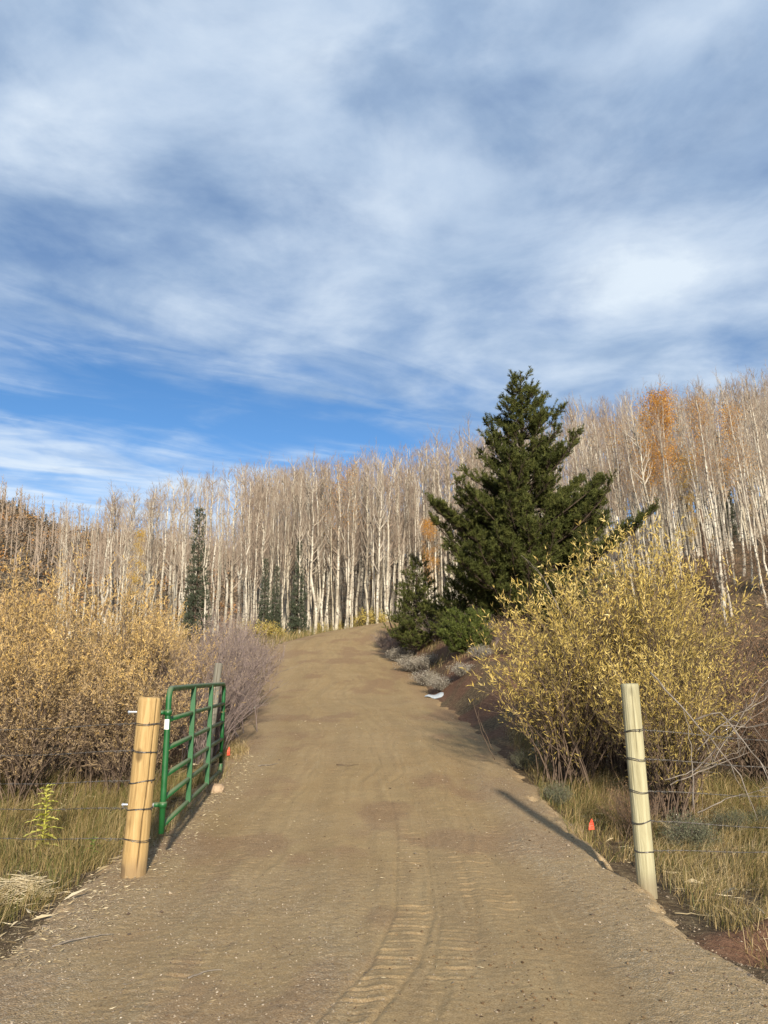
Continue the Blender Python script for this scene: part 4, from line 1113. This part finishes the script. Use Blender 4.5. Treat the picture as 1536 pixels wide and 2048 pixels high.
_ord = ['first', 'second', 'third', 'fourth', 'fifth', 'sixth', 'seventh', 'eighth', 'ninth', 'tenth', 'eleventh', 'twelfth', 'thirteenth', 'fourteenth', 'fifteenth', 'sixteenth', 'seventeenth', 'eighteenth', 'nineteenth', 'twentieth']
def _ordn(i): return _ord[i] if i < 20 else ('twenty-' + _ord[i - 20] if i < 29 else ('thirtieth' if i == 29 else 'thirty-' + _ord[i - 30]))
front = {}
for nm_, lo_, hi_, yl_ in (('in the sparse row above the left willows', 100, 480, 44.5), ('in the front row behind the road bend', 480, 820, 47.5), ('in the front row right of the pine', 1130, 1536, 29.5)):
    ids = sorted([i for i, q in enumerate(ind) if lo_ <= q[8] < hi_ and q[1] < yl_], key=lambda i: ind[i][8])
    for j, i in enumerate(ids[:39]): front[i] = ('slender' if ind[i][4] in (0, 3, 6) else 'stout' if ind[i][4] in (2, 5) else 'white') + ' bare aspen, ' + _ordn(j) + ' from the left ' + nm_
rootA = {}
asp_lab = 'tall bare white-barked aspen standing in the grove'
for n_, (x, y, z, s, k, rzz, lx, ly, u) in enumerate(ind):
    zone = ('bare white aspen in the sparse left end of the grove', 'bare aspens at the left end of the grove') if u < 480 else \
           (('bare white aspen in the dense stand behind the road bend', 'bare aspens behind the road bend') if u < 1000 else
            ('bare white aspen leaning on the right slope beyond the big pine', 'bare aspens on the right slope'))
    zone = (front.get(n_, zone[0].replace('aspen in', 'aspen set back in').replace('aspen leaning on', 'aspen set back on')), zone[1])
    thick = 1.0 if y < 60 else 1.15
    thick *= .62 + .6 * ((n_ * 7919) % 97) / 97
    rot = Euler((ly * 1.5, lx * 1.5, 0), 'XYZ').to_matrix() @ Euler((0, 0, rzz)).to_matrix()
    if k not in rootA:
        r = thing('aspen_tree', zone[0], 'aspen', (x, y, z), 0, zone[1])
        link('trunk', AS[k][0], r); link('crown', AS[k][1], r)
        r.rotation_euler = rot.to_euler(); r.scale = (min(s, 1.25) * thick * .82, min(s, 1.25) * thick * .82, s)
        rootA[k] = r
    else:
        copy_thing(rootA[k], (x, y, z), rot.to_euler(), (min(s, 1.25) * thick * .82, min(s, 1.25) * thick * .82, s), zone[0], zone[1])
# the rest of the wood: one object, instanced from the same meshes
def gn_wood(name, specs, meshes, label):
    me = bpy.data.meshes.new(name)
    me.vertices.add(len(specs)); me.vertices.foreach_set('co', np.array([(s[0], s[1], s[2]) for s in specs], np.float32).ravel())
    ro = me.attributes.new('rot', 'FLOAT_VECTOR', 'POINT'); ro.data.foreach_set('vector', np.array([tuple((Euler((s[7], s[6], 0)).to_matrix() @ Euler((0, 0, s[5])).to_matrix()).to_euler()) for s in specs], np.float32).ravel())
    sc_ = me.attributes.new('scl', 'FLOAT_VECTOR', 'POINT'); sc_.data.foreach_set('vector', np.array([(min(s[3], 1.3) * 1.2, min(s[3], 1.3) * 1.2, s[3]) for s in specs], np.float32).ravel())
    ix = me.attributes.new('idx', 'INT', 'POINT'); ix.data.foreach_set('value', np.array([s[4] % len(meshes) for s in specs], np.int32))
    o = link(name, me)
    ng = bpy.data.node_groups.new(name + '_nodes', 'GeometryNodeTree')
    ng.interface.new_socket('Geometry', in_out='INPUT', socket_type='NodeSocketGeometry')
    ng.interface.new_socket('Geometry', in_out='OUTPUT', socket_type='NodeSocketGeometry')
    gi = ng.nodes.new('NodeGroupInput'); go = ng.nodes.new('NodeGroupOutput')
    jn = ng.nodes.new('GeometryNodeJoinGeometry')
    na = lambda nm, ty: (lambda q: (setattr(q, 'data_type', ty), q.inputs[0].__setattr__('default_value', nm), q)[-1])(ng.nodes.new('GeometryNodeInputNamedAttribute'))
    aidx, arot, ascl = na('idx', 'INT'), na('rot', 'FLOAT_VECTOR'), na('scl', 'FLOAT_VECTOR')
    for k, objs in enumerate(meshes):
        cmp_ = ng.nodes.new('FunctionNodeCompare'); cmp_.data_type = 'INT'; cmp_.operation = 'EQUAL'
        ng.links.new(aidx.outputs[0], cmp_.inputs[2]); cmp_.inputs[3].default_value = k
        for ob in objs:
            oi = ng.nodes.new('GeometryNodeObjectInfo'); oi.inputs['Object'].default_value = ob; oi.inputs['As Instance'].default_value = True
            oi.transform_space = 'ORIGINAL'
            ip = ng.nodes.new('GeometryNodeInstanceOnPoints')
            ng.links.new(gi.outputs[0], ip.inputs['Points']); ng.links.new(cmp_.outputs[0], ip.inputs['Selection'])
            ng.links.new(oi.outputs['Geometry'], ip.inputs['Instance'])
            ng.links.new(arot.outputs[0], ip.inputs['Rotation']); ng.links.new(ascl.outputs[0], ip.inputs['Scale'])
            ng.links.new(ip.outputs[0], jn.inputs[0])
    ng.links.new(jn.outputs[0], go.inputs[0])
    md = o.modifiers.new('scatter', 'NODES'); md.node_group = ng
    return tag(o, label, 'trees', kind='stuff')
mo = [[c for c in rootA[k].children] for k in sorted(rootA)]
idxmap = {k: i for i, k in enumerate(sorted(rootA))}
gn_wood('aspen_wood', [s[:4] + (idxmap.get(s[4], 0),) + s[5:] for s in rest], mo, 'dense mass of bare aspens deeper in the wood')

# aspens that keep some leaves
def leafy(u, y, vtop, k, mat, n, spread, label, lo=.0, hi=1.0, group=None, size=(.05, .08)):
    x = at_uvy(u, y); z = h1(x, y) - .05; s = max(.3, (pz(u, vtop, y)[2] - z) / 10)
    r = thing('aspen_tree', label, 'aspen', (x, y, z), random.uniform(0, 6), group)
    link('trunk', AS[k][0], r); link('crown', AS[k][1], r); r.scale = (min(s, 1.2), min(s, 1.2), s)
    tips = AS[k][2]; zz = tips[:, 2] / 10
    tips = tips[(zz >= lo) & (zz <= hi)]
    cidx = rng.integers(0, len(tips), max(3, n // 45)); cen = tips[cidx]
    Pp = tips[rng.integers(0, len(tips), n)] + rng.normal(0, spread * .5, (n, 3))
    d = np.min(np.linalg.norm(Pp[:, None] - cen[None, :60], axis=-1), axis=1)
    Pp = Pp[rng.uniform(0, 1, n) < np.exp(-(d / .5) ** 2) + .15]
    n2_ = len(Pp)
    mb = MB(); leaves(mb, Pp, rng.normal(0, 1, (n2_, 3)), rng.uniform(*size, n2_), rng.uniform(size[0], size[1], n2_) * .9, rng.uniform(0, 1, n2_))
    mb.build('leaves', mat, r, smooth=False)
    return r
leafy(1352, 26.5, 783, 1, m_aleaf_o, 7500, .55, 'aspen with the brightest orange top on the right skyline', .5)
leafy(1316, 27, 803, 4, m_aleaf_o, 3000, .6, 'aspen with thin orange leaves left of the brightest orange top', .45)
leafy(1440, 26, 800, 1, m_aleaf_o, 3600, .7, 'tall aspen with a rusty orange veil near the right picture edge', .45)
leafy(1400, 27.5, 830, 4, m_aleaf_y, 1900, .6, 'aspen with yellow-orange leaves halfway up, under the brightest orange top', .4, .75)
leafy(1495, 25, 815, 1, m_aleaf_o, 3600, .7, 'aspen with sparse orange leaves at the right picture edge', .45)
leafy(1255, 30, 838, 1, m_aleaf_o, 1500, .7, 'aspen with a faint orange haze between the pine tip and the orange top', .4)
leafy(1200, 38, 850, 4, m_aleaf_o, 700, .4, 'aspen with a few rusty leaves just right of the pine tip', .4)
leafy(862, 44.8, 1040, 2, m_aleaf_o, 6000, .45, 'small bright orange aspen peeping out at the left side of the big pine', .3)
leafy(1400, 26.5, 1065, 6, m_aleaf_y, 2600, .35, 'young golden aspen behind the right flank of the golden willows', .2)
leafy(1432, 33, 930, 6, m_aleaf_y, 1100, .3, 'young aspen with a yellow tuft among the right trunks', .6)
leafy(1530, 29, 1025, 6, m_aleaf_y, 1800, .35, 'young golden aspen cut by the right picture edge', .2)
leafy(690, 46, 925, 1, m_aleaf_o, 700, .7, 'aspen with a faint orange top above the road bend', .6)
leafy(655, 46.5, 935, 4, m_aleaf_o, 500, .7, 'aspen with a faint rusty top left of the road bend centre', .6)
leafy(268, 37, 1060, 6, m_aleaf_y, 2600, .35, 'young dull gold aspen above the left willows', .2)
leafy(745, 50, 1130, 6, m_aleaf_y, 1500, .3, 'young yellow aspen between the trunks at the end of the road', .2)
leafy(700, 55, 1100, 6, m_aleaf_o, 900, .3, 'young orange aspen between the trunks behind the road bend', .2)
# a dark dead aspen standing on the right slope
x = at_uvy(1428, 24.5); z = h1(x, 24.5)
stick_thing('dead_tree', 'dark barkless dead trunk beside the golden willows on the right', 'dead tree',
            [[[x, 24.5, z - .1], [x - .1, 24.5, z + 1.2], [x - .15, 24.5, z + 2.6]]], .12, m_dark)
x = at_uvy(775, 30.5)
stick_thing('wooden_stake', 'thin dark leaning stake at the right edge of the road bend', 'stake', [[pz(783, 1256, 31.5), pz(778, 1240, 31.5), pz(773, 1219, 31.5)]], .035, m_dark)

# undergrowth shrubs at the foot of the aspens
def shrub(name, mleaf, mstem, n, h, Rr, seed, lsz, per=9, tall=1.0):
    global rng
    keep = rng; rng = np.random.default_rng(seed)
    r = thing(name, '', '', (0, 0, -30))
    a = rng.uniform(0, 6.28, n); rho = Rr * np.sqrt(rng.uniform(0, 1, n)); hh2 = h * np.sqrt(1 - .6 * (rho / Rr) ** 2) * rng.uniform(.5, 1, n)
    q = np.linspace(0, 1, 4)
    P4 = np.stack([(np.cos(a) * rho)[:, None] * q, (np.sin(a) * rho)[:, None] * q, hh2[:, None] * (1 - (1 - q) ** 1.4)], -1) + rng.normal(0, .03 * h, (n, 4, 3)) * q[None, :, None]
    mb = MB(); tubes(mb, P4, np.full((n, 4), .006) * (1.2 - q)[None] * h, 3); mb.build('stems', mstem, r)
    si = np.repeat(np.arange(n), per); s = rng.uniform(.25, 1, len(si)); f = s * 3; i0 = np.minimum(f.astype(int), 2); fr = (f - i0)[:, None]
    Pp = P4[si, i0] * (1 - fr) + P4[si, i0 + 1] * fr + rng.normal(0, .06 * h, (len(si), 3))
    D = nrm(rng.normal(0, .7, (len(si), 3)) + np.array([0, 0, .6]))
    mb = MB(); leaves(mb, Pp, D, rng.uniform(*lsz[0], len(si)), rng.uniform(*lsz[1], len(si)), rng.uniform(0, 1, len(si))); mb.build('leaves', mleaf, r, smooth=False)
    rng = keep
    return r
sU = shrub('yellow_shrub', m_under, m_wstem, 90, 1.2, .8, 61, ((.05, .10), (.03, .06)), 12)
sS = shrub('sagebrush', m_sage, m_dead, 170, .5, .38, 62, ((.02, .05), (.004, .008)), 26)
sP = shrub('pale_sagebrush', m_palesage, m_dead, 170, .55, .55, 63, ((.03, .07), (.008, .016)), 14)
sD = shrub('grey_shrub', m_wl_dry, m_pstem, 120, 1.0, .7, 64, ((.03, .06), (.008, .014)), 9)
GY_ = 'yellow saplings and shrubs at the foot of the aspens'
for i, (u, y, h_, lab) in enumerate([(738, 45.5, 1.5, 'brightest yellow shrub where the road leaves the frame'), (715, 46.5, 1.1, 'small yellow shrub left of the brightest one'),
        (640, 46, .9, 'low yellow shrub at the middle of the road bend'), (600, 45.5, .8, 'low yellow shrub below the slim spruce'), (560, 44, .9, 'yellow shrub at the left end of the road bend'),
        (535, 41, 1.1, 'pale yellow shrub above the mauve twigs'), (676, 48, 1.0, 'yellow shrub set back between white trunks'), (500, 38, 1.3, 'tan shrub at the top of the left road edge'),
        (765, 44.6, .9, 'yellow shrub half hidden beside the leaning stake')]):
    x = at_uvy(u, y)
    t = float(road_t([x], [y])[0])
    while abs(t) < 2.7: y += .4; x = at_uvy(u, y); t = float(road_t([x], [y])[0])
    put(sU, used, x, y, h_, 1.2, i * 1.3, lab, GY_, 'shrub')
GS = 'grey-green sagebrush around the right fence post'
for i, (u, y, h_, lab) in enumerate([(1325, 7.9, .42, 'grey-green sagebrush right behind the pale post'), (1405, 8.6, .30, 'low grey-green sagebrush under the hooked stalk'),
        (1470, 8.9, .28, 'grey-green sagebrush left of the right picture edge'), (1090, 9.6, .30, 'dull sagebrush beside the road before the golden willows'), 
        (1035, 11.2, .30, 'farthest dull sagebrush on the right shoulder')]):
    put(sS, used, at_uvy(u, y), y, h_, .5, i * 1.1, lab, GS, 'sagebrush')
GP = 'pale dry sagebrush on the bank by the young pine'
for i, (u, y, h_, lab) in enumerate([(850, 22.0, .5, 'nearest pale dry sagebrush left of the pine shrub'), (880, 20.4, .45, 'pale dry sagebrush below the pine shrub'), (820, 25.0, .6, 'pale dry sagebrush under the narrow young pine'),
        (920, 19.8, .4, 'pale dry sagebrush on the reddish bank top'), (800, 27.5, .6, 'grey-white sagebrush by the road left of the young pine'), (958, 20.3, .4, 'pale sagebrush right below the pine shrub'), (855, 23.6, .55, 'second-row pale sagebrush behind the nearest one')]):
    put(sP, used, at_uvy(u, y), y, h_, .55, i * .9, lab, GP, 'sagebrush')
GG = 'grey twiggy shrubs under the pines'
for i, (u, y, h_, lab) in enumerate([(790, 28.5, 1.0, 'grey twiggy shrub at the road edge before the stake'), (870, 26.2, 1.1, 'grey twiggy shrub behind the pale sagebrush'), (925, 24.5, 1.1, 'grey twiggy shrub behind the pine shrub'),
        (985, 22.5, 1.0, 'grey twiggy shrub left of the golden willows'), (765, 31.5, .9, 'small grey shrub at the inside of the road bend'), (810, 33, 1.1, 'grey shrub behind the young narrow pine')]):
    put(sD, used, at_uvy(u, y), y, h_, 1.0, i * 1.7, lab, GG, 'shrub')

# ------------------------------------------------------------------ far hillside wood on the left
nf = 900
uu = rng.uniform(-60, 900, nf); yy = rng.uniform(95, 190, nf); xx = (uu - 768) / FPX * yy
zf = H(xx, yy)
hb = MB()
hs = rng.uniform(3.0, 7.5, nf)
q = np.linspace(0, 1, 4)
lean_ = rng.normal(0, .05, (nf, 2))
Pf = np.stack([xx[:, None] + lean_[:, :1] * hs[:, None] * q, yy[:, None] + lean_[:, 1:] * hs[:, None] * q, zf[:, None] + hs[:, None] * q], -1)
tubes(hb, Pf, .10 * (1 - .8 * q)[None] * np.ones((nf, 1)), 4, a=.5)
bi = np.repeat(np.arange(nf), 14); sb = rng.uniform(.3, 1, len(bi)); Bf = Pf[bi, 0] * (1 - sb[:, None]) + Pf[bi, 3] * sb[:, None]
ab = rng.uniform(0, 6.28, len(bi)); lb = rng.uniform(.4, 1.3, len(bi)) * (1.2 - sb)
tubes(hb, np.stack([Bf, Bf + np.stack([np.cos(ab) * lb, np.sin(ab) * lb, lb * .9], -1)], 1), np.array([[.045, .02]]) * np.ones((len(bi), 1)), 3, a=.3)
tag(hb.build('hillside_wood', m_twig), 'far hillside covered with thin bare tree stems at the left', 'trees', kind='stuff')
hb = MB(); nq = 2600
uq = rng.uniform(-60, 900, nq); yq = rng.uniform(75, 175, nq); xq = (uq - 768) / FPX * yq; zq = H(xq, yq)
cen = np.stack([xq, yq, zq + .5], -1)
kk = 26
Pq = np.repeat(cen, kk, 0) + rng.normal(0, .75, (nq * kk, 3)) * np.array([1, 1, .8])
leaves(hb, Pq, rng.normal(0, 1, Pq.shape), .42, .32, np.repeat(rng.uniform(0, 1, nq), kk))
m_hill = leaf_mat('hillside_brush', [(0, (.07, .06, .045)), (.4, (.14, .11, .075)), (.75, (.22, .155, .09)), (.9, (.34, .17, .07)), (1, (.40, .22, .06))], .15)
tag(hb.build('hillside_brush', m_hill, smooth=False), 'brown and rusty brush covering the far hillside', 'brush', kind='stuff')
for (u, y, vtop, lab) in ((20, 150, 1014, 'tallest far dark spruce on the hill at the left edge'), (33, 152, 1022, 'far dark spruce just right of the tallest on the hill'),
                          (95, 140, 1038, 'far thin spruce at the right end of the hill crest'), (78, 146, 1052, 'short far spruce on the hill crest'), (8, 148, 1040, 'short far spruce cut by the left picture edge')):
    x = (u - 768) / FPX * y; z = h1(x, y); zt = pz(u, vtop, y)[2]
    s = max((zt - z), 3) / 9
    copy_thing(spr, (x, y, z), (0, 0, u), (s, s, s), lab, 'far spruces on the left hill crest')

# ------------------------------------------------------------------ small things
m_flag, t = base_mat('flag_vinyl', .5, .3); t.b.inputs['Base Color'].default_value = (.85, .10, .055, 1)
def pin_flag(x, y, label, rot, fh=.085, hgt=.16):
    z = float(surf([x], [y])[0])
    r = thing('pin_flag', label, 'flag', (x, y, z), rot, 'orange-red pin flags marking the road edge')
    mb = MB(); tubes(mb, np.array([[0, 0, -.05], [.004, 0, hgt * .5], [0, 0, hgt]])[None], np.full((1, 3), .0018), 5); mb.build('wire_stem', m_wire, r)
    g_ = np.linspace(0, 1, 6); V = []
    for i in g_:
        hw = fh * (.5 - .42 * i)
        for sgn in (-1, 1):
            V.append([-.03 + .04 * sgn * (1 - i) , .012 * math.sin(i * 5 + sgn), hgt - fh + fh * i * 1.1])
    V = np.array(V); Fq = np.array([[2 * i, 2 * i + 1, 2 * i + 3, 2 * i + 2] for i in range(5)])
    V2 = V + np.array([0, .0012, 0])
    mb = MB(); mb.add(V, Q=Fq); mb.add(V2, Q=Fq[:, ::-1]); mb.build('flag', m_flag, r, smooth=False)
    return r
pin_flag(2.15, 8.35, 'orange-red triangular pin flag in front of the right bushes', .2, .10, .22)
pin_flag(-2.28, 11.9, 'small orange-red pin flag on the ground past the end of the gate', .9, .11, .15)

m_rock, t = base_mat('sandstone', .85, .2)
t.l.new(t.ramp(t.noise(t.obj, 9, 5, .6), [(.3, (.20, .13, .08)), (.7, (.42, .31, .20))]), t.b.inputs['Base Color'])
bump(t, t.noise(t.obj, 14, 5), .5, .02)
def rock(x, y, s, label):
    import bmesh
    bm = bmesh.new(); bmesh.ops.create_icosphere(bm, subdivisions=3, radius=1)
    for v in bm.verts:
        c = v.co; k = 1 + .35 * (float(fbm(np.array([c.x * 1.3 + 5]), np.array([c.y * 1.3 + c.z * 1.7]), 77)[0]) - .5) * 2
        v.co = Vector((c.x * k * s, c.y * k * s * .8, c.z * k * s * .7))
    me = bpy.data.meshes.new('rock'); bm.to_mesh(me); bm.free(); me.materials.append(m_rock)
    o = link('rock', me, loc=(x, y, float(surf([x], [y])[0]) + s * .2))
    return tag(o, label, 'rock')
rock(-2.02, 9.75, .10, 'tan rock lying at the bottom corner of the far gate end')

# pale plastic sheet edge sticking out of the bank
m_plast, t = base_mat('pale_plastic', .35, .5)
t.l.new(t.ramp(t.noise(t.obj, 12, 4), [(.3, (.27, .29, .31)), (.7, (.40, .43, .45))]), t.b.inputs['Base Color'])
xp, yp = 1.50, 20.5
pc = pz(868, 1384, 20.0); zs_ = float(surf([pc[0]], [20.0])[0])
nn_ = 16; mm_ = 6; V = []
for i in range(nn_):
    for j in range(mm_):
        u1 = i / (nn_ - 1); v1 = j / (mm_ - 1)
        wdt = .20 * (u1 ** .6) * (1 - max(0, u1 - .9) * 3) + .01
        V.append([-.24 + .48 * u1, (v1 - .5) * wdt * 1.6, .05 + .05 * math.sin(v1 * 3.1) * u1 + .02 * math.sin(u1 * 9) + v1 * .05 * u1])
V = np.array(V); i, j = np.meshgrid(np.arange(nn_ - 1), np.arange(mm_ - 1), indexing='ij'); b = (i * mm_ + j).ravel()
Fq = np.stack([b, b + mm_, b + mm_ + 1, b + 1], -1)
mb = MB(); mb.add(V, Q=Fq); mb.add(V - [0, 0, .008], Q=Fq[:, ::-1])
o = mb.build('plastic_scrap', m_plast, loc=(pc[0], 20.0, zs_ + .01)); o.rotation_euler = (R(14), 0, R(-4))
tag(o, 'torn scrap of pale grey plastic lying on the reddish bank right of the road', 'plastic scrap')

# thistle: stem with spreading lobed leaves
def weed(name, x, y, h_, mat, label, cat, nl=22, L=.13, seed=0, W=.022):
    z = float(surf([x], [y])[0]); r = thing(name, label, cat, (x, y, z))
    rr_ = np.random.default_rng(seed)
    mb = MB(); q = np.linspace(0, 1, 7); st = np.stack([.02 * np.sin(q * 3), .01 * q, q * h_], -1); tubes(mb, st[None], (.006 * (1.2 - q))[None], 6); mb.build('stem', mat, r)
    for k in range(nl):
        f = .12 + .86 * k / nl; a = k * 2.4; ln = L * (1.25 - f) * rr_.uniform(.8, 1.2) + .025
        b = np.array([np.interp(f, q, st[:, 0]), np.interp(f, q, st[:, 1]), f * h_])
        d = np.array([math.cos(a), math.sin(a), .35 * f + .05])
        s_ = np.array([-math.sin(a), math.cos(a), 0])
        V = []; n = 7
        for i in range(n):
            u1 = i / (n - 1); c = b + d * ln * u1 + np.array([0, 0, -.25 * ln * u1 ** 2])
            ww = W * (1 - u1 * .85) * (1.5 if i % 2 else .45)
            V += [c - s_ * ww + [0, 0, ww * .4], c, c + s_ * ww + [0, 0, ww * .4]]
        F = []
        for i in range(n - 1):
            F += [[3 * i, 3 * i + 1, 3 * i + 4, 3 * i + 3], [3 * i + 1, 3 * i + 2, 3 * i + 5, 3 * i + 4]]
        mb = MB(); mb.add(np.array(V), Q=np.array(F), a=rr_.uniform(0, 1)); mb.build('leaf', mat, r, smooth=False)
    return r
weed('thistle_plant', -3.22, 7.7, .62, m_thistle, 'yellow-green thistle standing alone in the left grass under the wires', 'plant', 30, .18, 5, .034)
weed('weed_plant', -2.62, 7.35, .22, m_green, 'small bright green weed left of the honey-coloured post', 'plant', 14, .10, 6)
weed('weed_plant', 3.72, 7.2, .55, m_green, 'yellow-green weed cut by the right picture edge below the wires', 'plant', 16, .16, 8)
weed('weed_plant', 2.85, 4.95, .22, m_green, 'green weed on the dark earth heap at the lower right', 'plant', 12, .11, 9)

# nest-like heap of bleached stalks
x0, y0 = -2.78, 6.35; z0_ = float(surf([x0], [y0])[0])
n = 260; a = rng.uniform(0, 6.28, n); rr = .20 * np.sqrt(rng.uniform(0, 1, n)); th = rng.normal(.2, .5, n)
c = np.stack([rr * np.cos(a), rr * np.sin(a) * .8, .14 * (1 - (rr / .2) ** 2) + rng.uniform(0, .04, n)], -1)
d = np.stack([np.cos(th), np.sin(th), rng.normal(0, .25, n)], -1) * rng.uniform(.05, .14, (n, 1))
mb = MB(); tubes(mb, np.stack([c - d, c + [0, 0, .015], c + d], 1), np.full((n, 3), .0028), 4, a=rng.uniform(.5, 1, n))
tag(mb.build('straw_heap', m_straw, loc=(x0, y0, z0_)), 'nest-like heap of bleached pinkish stalks in the left grass', 'straw heap')
# sticks on the road and verge
def ground_stick(label, pts, r, mat):
    P_ = [[px_, py_, float(surf([px_], [py_])[0]) + r * 1.5 + dz] for px_, py_, dz in pts]
    stick_thing('stick', label, 'stick', [P_], r, mat)
ground_stick('thin dark stick lying across the middle of the road', [(-.66, 11.2, .01), (-.5, 11.1, .015), (-.35, 11.15, .01)], .006, m_dark)
ground_stick('pale stick lying on gravel at the lower left', [(-1.95, 4.95, .0), (-1.8, 5.05, .015), (-1.66, 5.16, .0)], .006, m_dead)
ground_stick('short pale stick on the gravel near the bottom edge', [(-1.02, 4.42, .0), (-.93, 4.5, .012), (-.86, 4.52, .0)], .005, m_dead)
ground_stick('long straw stalk lying right of the pale post foot', [(2.0, 5.75, .01), (2.25, 5.72, .02), (2.5, 5.75, .02)], .004, m_straw)
ground_stick('pale twig lying on the left shoulder past the gate', [(-1.75, 11.2, .01), (-1.6, 11.25, .015), (-1.5, 11.4, .01)], .007, m_dead)
